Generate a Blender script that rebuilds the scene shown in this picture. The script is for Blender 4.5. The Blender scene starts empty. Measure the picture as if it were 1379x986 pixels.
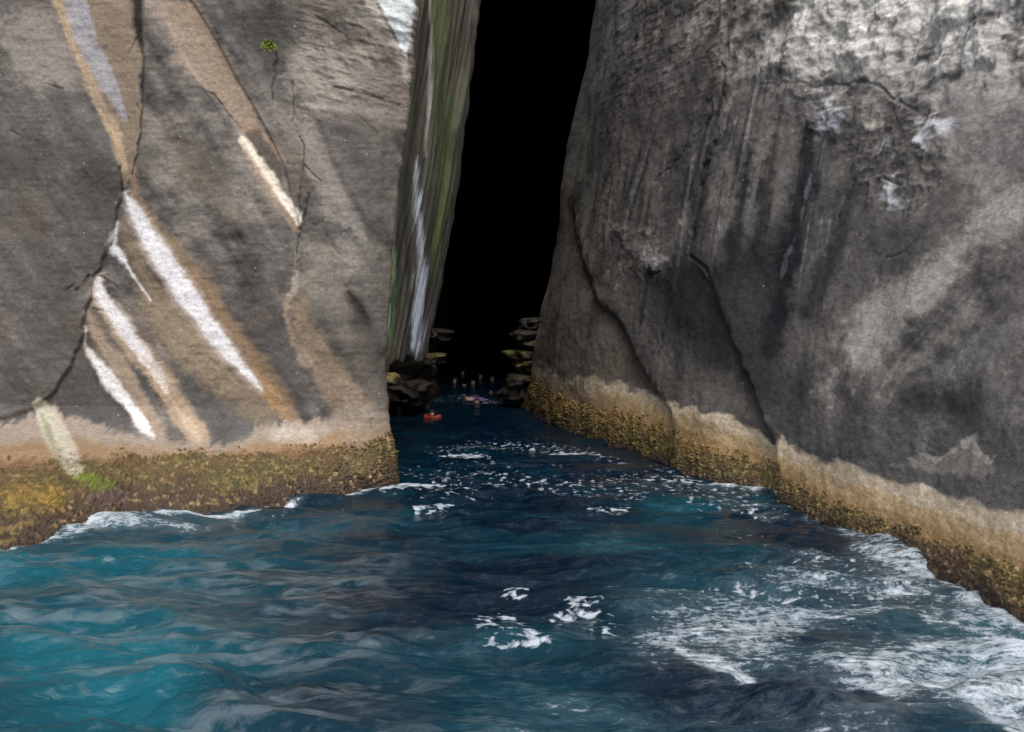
import bpy, bmesh, math, random
import numpy as np
random.seed(7)
rad = math.radians
sc = bpy.context.scene
COL = sc.collection

# ------------------------------------------------------------------ camera
F = 1665.0                      # focal length in photograph pixels (1379 wide)
CX, CY = 689.5, 493.0
HZ = 400.0                      # photograph row of the horizon
H = 4.0                         # eye height above the water, metres
PITCH = math.atan((CY - HZ) / F)
cp, sp = math.cos(PITCH), math.sin(PITCH)
cam_d = bpy.data.cameras.new('camera')
cam = bpy.data.objects.new('camera', cam_d)
COL.objects.link(cam)
cam.location = (0, 0, H)
cam.rotation_euler = (math.pi / 2 - PITCH, 0, 0)
cam_d.sensor_width = 36.0
cam_d.lens = 36.0 * F / 1379.0
cam_d.clip_end = 2000
sc.camera = cam


def pix(P):
    """photograph column and row of world points (n,3)"""
    x, y, z = P[..., 0], P[..., 1], P[..., 2] - H
    dep = np.maximum(y * cp - z * sp, 0.05)
    up = y * sp + z * cp
    return CX + F * x / dep, CY - F * up / dep


def ray(u, v):
    a, b = (u - CX) / F, (CY - v) / F
    return np.array([a, cp + b * sp, -sp + b * cp])


def on_water(u, v, z=0.0):
    d = ray(u, v)
    k = (z - H) / d[2]
    return np.array([d[0] * k, d[1] * k, z])


def at_depth(u, v, y):
    d = ray(u, v)
    k = y / d[1]
    return np.array([d[0] * k, y, H + d[2] * k])


# ------------------------------------------------------------------ noise
def _hash(ix, iy, iz, seed):
    h = (ix.astype(np.uint32) * np.uint32(374761393) + iy.astype(np.uint32) * np.uint32(668265263)
         + iz.astype(np.uint32) * np.uint32(2147483647) + np.uint32((seed * 1274126177) & 0xffffffff))
    h = (h ^ (h >> np.uint32(13))) * np.uint32(1274126177)
    h = (h ^ (h >> np.uint32(16))) * np.uint32(2246822519)
    h = h ^ (h >> np.uint32(15))
    return h.astype(np.float32) * np.float32(2.0 / 4294967295.0) - np.float32(1)


def vnoise(x, y, z, seed=0):
    x = np.asarray(x, np.float32); y = np.asarray(y, np.float32); z = np.asarray(z, np.float32)
    fx, fy, fz = np.floor(x), np.floor(y), np.floor(z)
    ix, iy, iz = fx.astype(np.int32), fy.astype(np.int32), fz.astype(np.int32)
    x, y, z = x - fx, y - fy, z - fz
    x = x * x * x * (x * (x * 6 - 15) + 10); y = y * y * y * (y * (y * 6 - 15) + 10); z = z * z * (3 - 2 * z)
    r = 0
    for dz in (0, 1):
        wz = z if dz else 1 - z
        for dy in (0, 1):
            wy = y if dy else 1 - y
            a = _hash(ix, iy + dy, iz + dz, seed); b = _hash(ix + 1, iy + dy, iz + dz, seed)
            r = r + wz * wy * (a + (b - a) * x)
    return r


def fbm(x, y, z, octv=5, seed=0, gain=0.5, lac=2.03):
    r, a, t = 0, 1.0, 0.0
    for k in range(octv):
        r = r + a * vnoise(x, y, z, seed + k * 17); t += a
        a *= gain; x = x * lac + 13.7; y = y * lac + 7.3; z = z * lac + 3.1
    return r / t * 1.6


def ridged(x, y, z, octv=4, seed=0):
    r, a, t = 0, 1.0, 0.0
    for k in range(octv):
        r = r + a * (1 - 2.2 * np.abs(vnoise(x, y, z, seed + k * 31))); t += a
        a *= 0.55; x = x * 2.1 + 5.1; y = y * 2.1 + 9.2; z = z * 2.1
    return r / t


def sstep(a, b, x):
    t = np.clip((x - a) / (b - a), 0, 1)
    return t * t * (3 - 2 * t)


def lin(c):
    c = np.asarray(c, float) / 255.0
    return np.where(c <= 0.04045, c / 12.92, ((c + 0.055) / 1.055) ** 2.4)


def stroke(u, v, pts):
    """signed coverage distance of a tapering stroke: positive inside, in photograph pixels"""
    best = np.full(u.shape, -1e4, np.float32)
    for (x0, y0, w0), (x1, y1, w1) in zip(pts[:-1], pts[1:]):
        lo_x, hi_x = min(x0, x1) - 150, max(x0, x1) + 150
        lo_y, hi_y = min(y0, y1) - 150, max(y0, y1) + 150
        m = (u > lo_x) & (u < hi_x) & (v > lo_y) & (v < hi_y)
        if not m.any():
            continue
        dx, dy = x1 - x0, y1 - y0
        t = np.clip(((u[m] - x0) * dx + (v[m] - y0) * dy) / (dx * dx + dy * dy + 1e-6), 0, 1)
        d = w0 + (w1 - w0) * t - np.hypot(u[m] - x0 - t * dx, v[m] - y0 - t * dy)
        best[m] = np.maximum(best[m], d)
    return best


def poly(u, v, pts):
    """signed distance to a polygon, positive inside"""
    ins = np.zeros(u.shape, bool)
    n = len(pts)
    for i in range(n):
        (x0, y0), (x1, y1) = pts[i], pts[(i + 1) % n]
        c = ((y0 > v) != (y1 > v))
        xx = (x1 - x0) * (v - y0) / ((y1 - y0) if y1 != y0 else 1e-9) + x0
        ins ^= c & (u < xx)
    d = np.full(u.shape, 1e4, np.float32)
    for i in range(n):
        (x0, y0), (x1, y1) = pts[i], pts[(i + 1) % n]
        dx, dy = x1 - x0, y1 - y0
        t = np.clip(((u - x0) * dx + (v - y0) * dy) / (dx * dx + dy * dy + 1e-6), 0, 1)
        d = np.minimum(d, np.hypot(u - x0 - t * dx, v - y0 - t * dy))
    return np.where(ins, d, -d)


# ------------------------------------------------------------------ mesh helpers
def mesh_obj(name, V, faces, mat, parent=None, col=None, attrs=None, smooth=True):
    me = bpy.data.meshes.new(name)
    V = np.asarray(V, np.float32).reshape(-1, 3)
    faces = np.asarray(faces, np.int32)
    me.vertices.add(len(V)); me.vertices.foreach_set('co', V.ravel())
    n = len(faces); k = faces.shape[1]
    me.loops.add(n * k); me.loops.foreach_set('vertex_index', faces.ravel())
    me.polygons.add(n)
    me.polygons.foreach_set('loop_start', np.arange(0, n * k, k, dtype=np.int32))
    me.polygons.foreach_set('loop_total', np.full(n, k, np.int32))
    me.update(calc_edges=True)
    me.polygons.foreach_set('use_smooth', np.full(n, smooth))
    if col is not None:
        a = me.color_attributes.new('col', 'FLOAT_COLOR', 'POINT')
        c = np.ones((len(V), 4), np.float32); c[:, :3] = np.asarray(col).reshape(-1, 3)
        a.data.foreach_set('color', c.ravel())
    for nm, val in (attrs or {}).items():
        a = me.attributes.new(nm, 'FLOAT', 'POINT')
        a.data.foreach_set('value', np.asarray(val, np.float32).ravel())
    me.validate()
    me.materials.append(mat)
    o = bpy.data.objects.new(name, me)
    COL.objects.link(o)
    if parent:
        o.parent = parent
    return o


def grid_faces(nr, nc, flip=False):
    i = np.arange(nr * nc).reshape(nr, nc)
    a, b, c, d = i[:-1, :-1], i[:-1, 1:], i[1:, 1:], i[1:, :-1]
    q = (a, d, c, b) if flip else (a, b, c, d)
    return np.stack([k.ravel() for k in q], 1)


def grid_normals(P):
    du = np.gradient(P, axis=1); dv = np.gradient(P, axis=0)
    n = np.cross(du, dv)
    return n / (np.linalg.norm(n, axis=2, keepdims=True) + 1e-9)


def tag(o, label=None, cat=None, group=None, kind=None):
    if label: o['label'] = label
    if cat: o['category'] = cat
    if group: o['group'] = group
    if kind: o['kind'] = kind
    return o


def empty(name, loc=(0, 0, 0)):
    o = bpy.data.objects.new(name, None)
    o.location = loc
    o.empty_display_size = 0.3
    COL.objects.link(o)
    return o


# ------------------------------------------------------------------ materials
def new_mat(name):
    m = bpy.data.materials.new(name); m.use_nodes = True
    nt = m.node_tree
    return m, nt, nt.nodes['Principled BSDF']


def N(nt, typ, **kw):
    n = nt.nodes.new(typ)
    for k, v in kw.items():
        if k in n.inputs.keys():
            n.inputs[k].default_value = v
        else:
            setattr(n, k, v)
    return n


def ramp(nt, src, lo, hi, a=0.0, b=1.0):
    r = N(nt, 'ShaderNodeMapRange'); r.clamp = True
    r.inputs[1].default_value = lo; r.inputs[2].default_value = hi
    r.inputs[3].default_value = a; r.inputs[4].default_value = b
    nt.links.new(src, r.inputs[0])
    return r.outputs[0]


def math_n(nt, op, a, b=None):
    m = N(nt, 'ShaderNodeMath', operation=op)
    for i, s in enumerate((a, b)):
        if s is None: continue
        if hasattr(s, 'is_output'): nt.links.new(s, m.inputs[i])
        else: m.inputs[i].default_value = s
    return m.outputs[0]


def rock_mat(name, scale=(1, 1, 1), rough=0.85, grain=1.0, specks=0.0, bump=0.5, spec=0.3, rot=(0, 0, 0)):
    m, nt, bs = new_mat(name)
    L = nt.links.new
    at = N(nt, 'ShaderNodeVertexColor'); at.layer_name = 'col'
    tc = N(nt, 'ShaderNodeTexCoord')
    mp = N(nt, 'ShaderNodeMapping'); mp.inputs['Scale'].default_value = scale; mp.inputs['Rotation'].default_value = rot
    L(tc.outputs['Object'], mp.inputs[0])
    n1 = N(nt, 'ShaderNodeTexNoise', Scale=9.0, Detail=10.0, Roughness=0.72); L(mp.outputs[0], n1.inputs['Vector'])
    n2 = N(nt, 'ShaderNodeTexNoise', Scale=20.0, Detail=3.0, Roughness=0.75); L(mp.outputs[0], n2.inputs['Vector'])
    g1 = ramp(nt, n1.outputs[0], 0.28, 0.72, 1 - 0.34 * grain, 1 + 0.34 * grain)
    g2 = ramp(nt, n2.outputs[0], 0.3, 0.7, 1 - 0.32 * grain, 1 + 0.32 * grain)
    g = math_n(nt, 'MULTIPLY', g1, g2)
    mx = N(nt, 'ShaderNodeVectorMath', operation='SCALE'); L(at.outputs[0], mx.inputs[0]); L(g, mx.inputs['Scale'])
    out = mx.outputs[0]
    if specks:
        vo = N(nt, 'ShaderNodeTexVoronoi', Scale=4.6); vo.inputs['Randomness'].default_value = 1.0
        L(tc.outputs['Object'], vo.inputs['Vector'])
        sep = N(nt, 'ShaderNodeSeparateColor'); L(vo.outputs['Color'], sep.inputs[0])
        size = ramp(nt, sep.outputs[0], 0.40, 1.0, 0.0, 0.085)
        near = math_n(nt, 'LESS_THAN', vo.outputs['Distance'], size)
        f = math_n(nt, 'MULTIPLY', near, specks)
        mm = N(nt, 'ShaderNodeMix', data_type='RGBA'); L(f, mm.inputs[0]); L(out, mm.inputs[6])
        mm.inputs[7].default_value = (0.55, 0.54, 0.54, 1)
        out = mm.outputs[2]
    L(out, bs.inputs['Base Color'])
    h = math_n(nt, 'ADD', n1.outputs[0], math_n(nt, 'MULTIPLY', n2.outputs[0], 0.35))
    b = N(nt, 'ShaderNodeBump', Strength=bump, Distance=0.05); L(h, b.inputs['Height']); L(b.outputs[0], bs.inputs['Normal'])
    bs.inputs['Roughness'].default_value = rough
    bs.inputs['Specular IOR Level'].default_value = spec
    return m


M_LEFT = rock_mat('granite_left', scale=(1.0, 1.0, 1.5), specks=0.5, grain=0.8, bump=0.32)
M_RIGHT = rock_mat('granite_right', scale=(0.9, 0.45, 1.1), specks=0.8, grain=1.0, bump=0.3)
M_INNER = rock_mat('granite_streaked', scale=(2.2, 2.2, 0.25), grain=0.9, bump=0.5)
M_CAVE = rock_mat('cave_rock', grain=0.6, rough=0.8, spec=0.1)
M_CRUST = rock_mat('algae_crust', scale=(3.2, 3.2, 3.2), grain=1.5, rough=0.6, bump=0.5, spec=0.35)
M_LEDGE = rock_mat('wet_ledge', scale=(3, 3, 3), grain=1.0, rough=0.5)


def paint(col, d, c, op=1.0, soft=4.0, nz=None, amt=0.0, gain=1.0):
    """lay a stain of colour c (photograph sRGB) where the signed distance d is positive"""
    if nz is not None:
        d = d + nz * amt
    a = sstep(-soft, soft, d)[..., None] * op
    return col * (1 - a) + a * lin(c) * gain


# ------------------------------------------------------------------ left cliff
XC_V = [-200, 10, 80, 140, 200, 260, 330, 400, 480, 520, 570, 600, 640]
XC_U = [566, 556, 553, 547, 540, 532, 524, 520, 515, 516, 519, 523, 529]
zz = [4 - (v - HZ) * 26.4 / F for v in XC_V][::-1]
xx = [(u - CX) * 26.4 / F for u in XC_U][::-1]


def left_surface():
    zr = np.concatenate([np.linspace(-1.0, 10.9, 600), np.linspace(11.1, 19, 30)])
    sx = np.concatenate([np.linspace(-21, -11.6, 26), np.linspace(-11.55, 0, 570)])     # scaled below to end at the corner
    nb = 46
    Z, S = np.meshgrid(zr, np.concatenate([sx, np.arange(1, nb + 1)]), indexing='ij')
    xc = np.interp(Z, zz, xx)
    n0 = len(sx)
    P = np.zeros(Z.shape + (3,))
    xf = xc[:, :n0] + S[:, :n0] * (xc[:, :n0] + 11.6) / 11.6
    P[:, :n0, 0] = xf
    face = 26.0 + 0.02 * (Z[:, :n0] - 1) + 0.10 * np.sin(xf * 0.9) - 0.0
    # the corner is rounded
    face = face + 0.40 * np.exp(-(xc[:, :n0] - xf) / 0.28) 
    # wave-cut shelf that runs out towards the viewer further to the left
    shelf = np.interp(xf, [-16, -11, -9, -8.1, -7.7, -7.2, -5.4, -4.3, -3.6, -2.7], [9.5, 8.6, 7.2, 6.0, 5.0, 3.7, 3.0, 1.7, 1.0, 0.15])
    zb = Z[:, :n0]
    f = np.interp(zb, [-1, 0, .2, .4, .6, .8, .95, 1.1, 1.25, 1.4, 1.7], [1.5, 1.0, .89, .77, .64, .50, .36, .2, .09, .03, 0])
    P[:, :n0, 1] = face - shelf * f
    P[:, :n0, 2] = zb
    # turn round the corner and run back into the cleft
    k = (S[:, n0:] / nb)
    base_y = P[:, n0 - 1, 1][:, None]
    P[:, n0:, 1] = base_y + k ** 1.6 * 14.0
    P[:, n0:, 0] = xc[:, n0:] - 0.10 * k - 2.4 * k ** 1.3
    P[:, n0:, 2] = Z[:, n0:]
    return P, n0


CR_L = [(80, 0), (95, 60), (118, 115), (148, 175), (163, 225), (166, 258), (158, 295), (150, 330), (128, 372), (122, 392),
        (112, 450), (100, 485), (75, 530), (40, 552), (10, 566), (-40, 580)]


def left_slab(u, v):
    return poly(u, v, CR_L + [(-600, 620), (-900, 300), (-900, -900), (60, -900), (70, -200)])


CRACKS_L = [
    ([(187, -20, 3), (186, 30, 3), (190, 62, 2.0), (194, 85, 1.2), (191, 130, 1.6), (189, 185, 1.8), (178, 235, 1.2)], 1.0),
    ([(186, 50, 1), (172, 72, 0.4)], .7), ([(162, 225, 0.8), (166, 258, 1.0)], .7),
    ([(182, 138, 1.6), (190, 152, 0.8)], .8),
    ([(368, 62, 2.5), (372, 85, 3), (368, 110, 1.4), (366, 140, 0.8)], .8),
    ([(393, 110, 1), (396, 150, 1.5), (394, 165, 0.6)], .8),
    ([(404, 185, .6), (409, 195, 1.4), (408, 222, 1), (404, 250, .6), (402, 300, .8), (400, 345, 1.2), (398, 375, .6)], .8),
    ([(409, 222, 1.6), (422, 235, 1.5), (435, 246, .5)], .7), ([(417, 262, 1.2), (408, 300, 1.6), (402, 320, .8)], .9),
    ([(425, 22, 1), (450, 38, 1.6), (470, 52, .6)], .7), ([(447, 118, 1), (490, 126, 1.6), (520, 136, 2.2), (536, 142, 1)], .9),
    ([(440, 140, 1), (458, 140, 1.6), (475, 150, .4)], .5), ([(475, 150, .5), (500, 172, 1), (515, 190, .4)], .4),
    ([(92, 393, 1.0), (108, 376, 1.0)], .8), ([(104, 392, 1.2), (122, 372, 1.6)], .9), ([(135, 372, 1), (150, 380, 1.4), (162, 391, .6)], .9),
    ([(116, 417, 2.6), (122, 404, 1.4)], 1.0), ([(125, 417, 1.0), (140, 420, .6)], .6),
    ([(278, 122, 1.6), (288, 127, 1.2), (300, 143, .5)], .8), ([(300, 145, .5), (318, 165, 1), (326, 176, .4)], .7),
    ([(20, 178, 1), (32, 184, 1.4)], .8), ([(65, 115, .8), (88, 122, 1.4)], .5),
    ([(470, 395, 2), (478, 408, 4), (486, 418, 4), (494, 432, 3.5)], .4), ([(345, 158, 1.4), (352, 162, 1.2)], .5),
]
for a_, b_ in zip(CR_L[4:13], CR_L[5:14]):
    CRACKS_L.append(([(a_[0], a_[1], 0.7), (b_[0], b_[1], 0.9)], 0.75))

BAND_L = ([-300, 10, 40, 90, 120, 145, 190, 230, 280, 310, 330, 345, 380, 420, 445, 470, 500, 525],
          [585, 572, 562, 560, 566, 578, 585, 596, 600, 598, 590, 577, 573, 571, 560, 556, 556, 560])
CRUST_L = ([-300, 10, 60, 100, 200, 300, 400, 460, 500, 530], [640, 634, 632, 628, 622, 617, 616, 609, 602, 594])


def build_left():
    P, n0 = left_surface()
    nr, nc = P.shape[:2]
    Nn = grid_normals(P)
    if Nn[300, 300, 1] > 0: Nn = -Nn
    u, v = pix(P)
    w = fbm(P[..., 0] * 1.3, P[..., 1] * 1.3, P[..., 2] * 1.3, 4, 3)
    w2 = fbm(P[..., 0] * 5, P[..., 1] * 5, P[..., 2] * 5, 3, 9)
    # slab that overlaps the face on the far left, facets, broad undulation
    sl = left_slab(u + w2 * 2, v + w * 3)
    disp = 0.12 * sstep(-1.5, 1.5, sl) * sstep(0.55, 1.4, P[..., 2])
    disp = disp + 0.05 * sstep(0, 60, sl)
    d1 = poly(u, v + w * 4, [(402, -60), (400, 60), (398, 150), (404, 230), (402, 310), (398, 390), (387, 410), (388, 440), (410, 500), (470, 640), (600, 760), (640, -60)])
    disp += 0.05 * sstep(-2, 12, d1) + 0.05 * sstep(0, 50, d1)
    d2 = poly(u, v, [(397, 140), (424, 158), (470, 265), (510, 330), (520, 150)])
    disp += 0.05 * sstep(-3, 8, d2)
    d3 = poly(u, v + w * 3, [(205, -40), (262, 5), (290, 50), (320, 105), (350, 158), (382, 220), (405, 312), (325, 185), (280, 122), (250, 85), (225, 30)])
    disp -= 0.06 * sstep(-2, 3, d3)
    disp += 0.055 * w * sstep(-0.4, 1.2, P[..., 2]) + 0.006 * w2
    # horizontal lamination
    lam = fbm(P[..., 0] * 0.9, P[..., 1] * 0.9, P[..., 2] * 9, 4, 21)
    disp += 0.007 * lam
    disp += 0.004 * fbm(P[..., 0] * 14, P[..., 1] * 14, P[..., 2] * 14, 3, 44)
    upper = sstep(240, 60, v) * sstep(330, 430, u)
    disp += upper * 0.06 * ridged(P[..., 0] * 1.5 + P[..., 2] * 0.6, P[..., 1], P[..., 2] * 3.2 + P[..., 0] * 0.8, 4, 5)
    for pts, k in CRACKS_L:
        d = stroke(u + w2 * 2.0, v + w2 * 1.5, pts)
        disp -= 0.06 * k * sstep(-1.0, 1.2, d) * np.clip(0.75 + w2, 0.1, 1)
    P2 = P + Nn * disp[..., None]
    u, v = pix(P2)

    # ---------------- colours
    X, Y, Zc = P2[..., 0], P2[..., 1], P2[..., 2]
    big = fbm(X * 0.45, Y * 0.45, Zc * 0.45, 4, 61)
    mid = fbm(X * 1.8, Y * 1.8, Zc * 2.6, 5, 71)
    diag = fbm((X + 0.62 * Zc) * 3.2, Y, (Zc - 0.62 * X) * 0.45, 4, 81)      # run-off direction: down and to the right
    fine = fbm(X * 8, Y * 8, Zc * 13, 4, 91)
    col = np.ones(P.shape) * lin((106, 99, 94))
    a = np.clip(0.5 + 0.6 * big + 0.3 * mid, 0, 1)[..., None]
    col = lin((80, 77, 77)) * (1 - a) + lin((128, 120, 113)) * a
    col *= (1 + 0.42 * diag + 0.16 * mid + 0.24 * fine)[..., None]
    br = sstep(0.1, 0.9, fbm(X * 0.9 + 30, Y, Zc * 0.9, 3, 123))[..., None] * 0.5
    col = col * (1 - br) + br * lin((122, 106, 90))
    col = paint(col, left_slab(u, v), (99, 94, 91), 0.55, 6, w2, 3)
    nz = mid * 0.7 + fine * 0.35 + diag * 0.5
    S = lambda pts, c, op=1, soft=4, amt=5: paint(col, stroke(u, v, pts), c, op, soft, nz, amt)
    G = lambda pts, c, op=1, soft=6, amt=6: paint(col, poly(u, v, pts), c, op, soft, nz, amt)
    # lighter weathered faces and dark damp areas
    col = G([(10, 10), (75, 10), (110, 110), (60, 125), (10, 110)], (150, 142, 135), .65, 18, 14)
    col = G([(395, 140), (424, 158), (470, 260), (500, 330), (440, 290), (410, 230)], (150, 143, 134), .75, 5)
    col = G([(400, 55), (500, 60), (540, 150), (535, 190), (470, 150), (430, 140), (390, 110)], (158, 149, 138), .75, 16, 14)
    col = G([(430, 165), (480, 150), (530, 200), (525, 330), (480, 300)], (100, 93, 91), .7, 14, 10)
    col = G([(335, 10), (410, 10), (395, 60), (360, 95), (345, 60)], (78, 76, 74), .8, 14, 14)
    col = G([(400, 320), (450, 330), (480, 400), (470, 450), (430, 400), (405, 370)], (150, 141, 128), .75, 18, 14)
    col = G([(300, 440), (380, 420), (420, 540), (400, 565), (370, 520), (320, 470)], (88, 84, 83), .75, 14, 8)
    col = G([(120, 480), (170, 560), (180, 585), (90, 560), (70, 545)], (84, 82, 82), .75, 14, 8)
    col = G([(225, 470), (300, 540), (380, 570), (330, 585), (290, 596), (270, 560), (240, 520)], (84, 85, 87), .8, 12, 8)
    col = G([(180, 430), (210, 480), (205, 550), (180, 500)], (88, 84, 84), .7, 8, 6)
    col = G([(420, 410), (520, 380), (515, 560), (480, 570), (440, 470)], (98, 92, 86), .5, 18, 10)
    col = G([(475, 100), (540, 80), (520, 560), (505, 560), (500, 300)], (103, 96, 90), .45, 14, 8)
    col = S([(470, 395, 5), (480, 408, 8), (494, 435, 8)], (52, 50, 50), .8, 6)
    # tan and brown run-off stains
    col = S([(215, 180, 3), (235, 210, 6), (275, 245, 10), (310, 290, 9)], (124, 112, 98), .6, 8)
    col = S([(165, 300, 10), (195, 380, 20), (240, 440, 34), (300, 510, 26), (360, 560, 14)], (134, 116, 94), .8, 12, 10)
    col = S([(195, 370, 6), (215, 410, 10), (270, 480, 20), (310, 520, 12)], (154, 134, 110), .6, 12, 14)
    col = S([(178, 262, 5), (205, 300, 9), (262, 380, 12), (320, 455, 14), (350, 500, 17), (378, 545, 16), (400, 572, 9)], (148, 120, 88), .8, 7, 8)
    col = S([(340, 500, 6), (370, 540, 9), (398, 576, 5)], (164, 128, 84), .75, 5, 8)
    col = G([(386, 392), (398, 390), (425, 440), (470, 500), (500, 550), (490, 572), (455, 560), (430, 520), (396, 450)], (146, 124, 102), .8, 10, 9)
    col = S([(388, 400, 3), (384, 425, 3), (395, 455, 4), (415, 490, 5)], (160, 141, 118), .7, 4)
    col = S([(400, 345, 2), (398, 385, 3), (390, 400, 4)], (172, 163, 150), .8, 3, 3)
    col = G([(200, 0), (262, 0), (290, 50), (320, 105), (351, 158), (330, 178), (285, 128), (245, 85), (225, 40)], (160, 138, 117), .85, 5, 6)
    col = S([(205, 5, 12), (240, 70, 10), (270, 105, 8)], (160, 144, 134), .6, 8, 8)
    col = S([(338, 168, 8), (358, 188, 7), (382, 218, 4)], (164, 138, 114), .9, 3, 4)
    col = G([(335, 180), (352, 175), (382, 225), (378, 245), (352, 215)], (96, 88, 80), .8, 4)
    col = S([(262, 20, 4), (300, 70, 5), (345, 150, 3)], (126, 110, 98), .6, 6)
    # the stained edge of the overlapping slab, top left
    col = G([(66, -10), (186, -10), (192, 60), (192, 150), (180, 230), (166, 262), (160, 215), (142, 168), (112, 110), (92, 60)], (140, 122, 102), .85, 4, 5)
    col = S([(80, 0, 7), (100, 60, 6), (125, 112, 6), (152, 170, 7), (168, 225, 5)], (176, 152, 124), .85, 4, 5)
    col = S([(140, 20, 14), (170, 90, 12), (180, 130, 6)], (134, 116, 98), .6, 8, 8)
    col = S([(99, -10, 14), (115, 50, 14), (136, 95, 12), (158, 140, 8), (168, 158, 3)], (156, 154, 162), .92, 3, 5)
    col = S([(184, -10, 8), (186, 30, 6), (190, 60, 3)], (58, 53, 50), .9, 4)
    col = S([(180, 220, 4), (182, 250, 7), (178, 262, 4)], (150, 118, 98), .7, 5)
    # white mineral streaks
    wht = (212, 211, 217)
    col = S([(166, 262, 5), (182, 290, 13), (212, 340, 17), (254, 405, 18), (290, 452, 15), (322, 492, 11), (350, 524, 4)], (196, 182, 174), .6, 6, 4)
    col = S([(168, 258, 3), (183, 288, 9), (214, 342, 12), (254, 403, 13), (290, 450, 10), (320, 488, 6), (352, 524, 0)], wht, 1, 4.5, 4)
    col = S([(158, 300, 2), (151, 330, 7), (166, 350, 5)], wht, .8, 4, 5)
    col = S([(158, 336, 3), (180, 372, 2.5), (203, 404, 1)], wht, .9, 2, 2)
    col = S([(132, 374, 7), (138, 400, 12), (168, 448, 15), (205, 500, 14), (240, 552, 16), (272, 594, 12)], (178, 152, 124), .8, 5, 6)
    col = S([(131, 374, 5), (137, 396, 8), (166, 440, 10), (196, 484, 8), (226, 528, 0)], wht, .95, 4.5, 5)
    col = S([(190, 478, 3), (215, 515, 3), (245, 560, 4), (268, 592, 4)], (206, 186, 160), .5, 4, 8)
    col = S([(118, 420, 3), (128, 452, 8), (165, 505, 14), (195, 555, 12), (222, 600, 8)], (164, 142, 120), .8, 5, 5)
    col = S([(116, 440, 2), (114, 465, 6), (143, 508, 10), (182, 556, 7), (212, 598, 4), (220, 618, 0)], (216, 214, 215), 1, 4, 5)
    wl_ = sstep(.25, .6, col[..., 1])[..., None] * sstep(0.0, .9, diag + .4 * fine)[..., None] * .38
    col = col * (1 - wl_) + wl_ * lin((186, 172, 160))
    col = S([(326, 189, 3), (346, 216, 5), (374, 258, 6), (394, 282, 6), (404, 298, 4)], (214, 202, 184), .95, 2.5, 4)
    col = S([(330, 205, 2), (360, 255, 3), (392, 298, 4), (402, 312, 3)], (172, 142, 116), .6, 3, 4)
    col = S([(380, 262, 3), (400, 288, 7), (403, 300, 4)], (222, 212, 200), .9, 3, 3)
    col = G([(508, 0), (556, 0), (552, 60), (547, 82), (538, 66), (526, 40)], (196, 203, 206), .95, 3, 5)
    col = S([(500, 5, 6), (525, 45, 5), (545, 85, 3), (546, 110, 1)], (176, 168, 158), .7, 4, 5)
    # shade painted dark along the cracks, over the carved grooves
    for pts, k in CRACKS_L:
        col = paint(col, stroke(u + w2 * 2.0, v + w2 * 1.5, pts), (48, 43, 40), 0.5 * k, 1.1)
    # band left dry above the water
    bt = np.interp(u, *BAND_L) + mid * 5 + fine * 3
    ct = np.interp(u, *CRUST_L)
    front = (P2[..., 2] < 1.9)
    d = np.where(front, v - bt, -99)
    fuzz = fbm(X * 9, Y, Zc * 2.2, 4, 131) * 6
    col = paint(col, d + fuzz, (156, 141, 126), .92, 5)
    col = paint(col, np.where(front, v - bt - 0.42 * (ct - bt), -99) + fuzz, (148, 116, 78), .85, 8)
    col = paint(col, np.where(front, v - bt - 0.80 * (ct - bt), -99) + fuzz, (124, 90, 54), .8, 6)
    col = S([(385, 582, 12), (415, 586, 14)], (196, 186, 174), .65, 14, 14)
    col = S([(460, 560, 8), (500, 562, 12)], (150, 143, 136), .5, 12, 12)
    col = G([(440, 556), (524, 556), (526, 600), (470, 606)], (146, 128, 110), .6, 10, 8)
    # pale washed stripe with green growth that crosses the band
    col = S([(52, 545, 9), (64, 562, 15), (82, 596, 16), (98, 628, 10)], (184, 178, 158), .95, 3, 4)
    col = S([(72, 548, 4), (92, 590, 4), (106, 622, 3)], (186, 168, 152), .7, 3, 4)
    col = S([(52, 548, 2), (64, 580, 3), (88, 630, 4)], (132, 132, 92), .7, 3, 6)
    lum = (col @ np.array([.3, .55, .15]))[..., None]
    col = (lum + 0.84 * (col - lum)) * np.array([1.0, .99, .97]) * .93
    col = col * np.clip(lum / 0.15, .2, 1.6) ** 0.26
    col = np.where(lum > .45, col, col * 0.88)
    col = np.clip(col, 0.008, 0.85)
    root = empty('cliff', (-6.5, 26, 0))
    tag(root, 'grey granite cliff left of the dark cleft, with white and tan diagonal streaks', 'cliff', 'cliffs either side of the sea cave')
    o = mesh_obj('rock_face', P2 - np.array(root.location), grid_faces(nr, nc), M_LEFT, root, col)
    # ---------------- crust of algae and shells below the band
    rows = P[..., 2][:, 0]
    r1 = int(np.searchsorted(rows, 1.35))
    c0, c1 = 20, n0 + 14
    Q = P2[:r1, c0:c1]
    # finer grid
    fi = np.linspace(0, Q.shape[0] - 1, 240); fj = np.linspace(0, Q.shape[1] - 1, 1000)
    i0 = np.clip(fi.astype(int), 0, Q.shape[0] - 2); j0 = np.clip(fj.astype(int), 0, Q.shape[1] - 2)
    a = (fi - i0)[:, None, None]; b = (fj - j0)[None, :, None]
    Q = (Q[i0][:, j0] * (1 - a) + Q[i0 + 1][:, j0] * a) * (1 - b) + (Q[i0][:, j0 + 1] * (1 - a) + Q[i0 + 1][:, j0 + 1] * a) * b
    o2 = build_crust(Q, CRUST_L, root, left=True)
    return root


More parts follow.
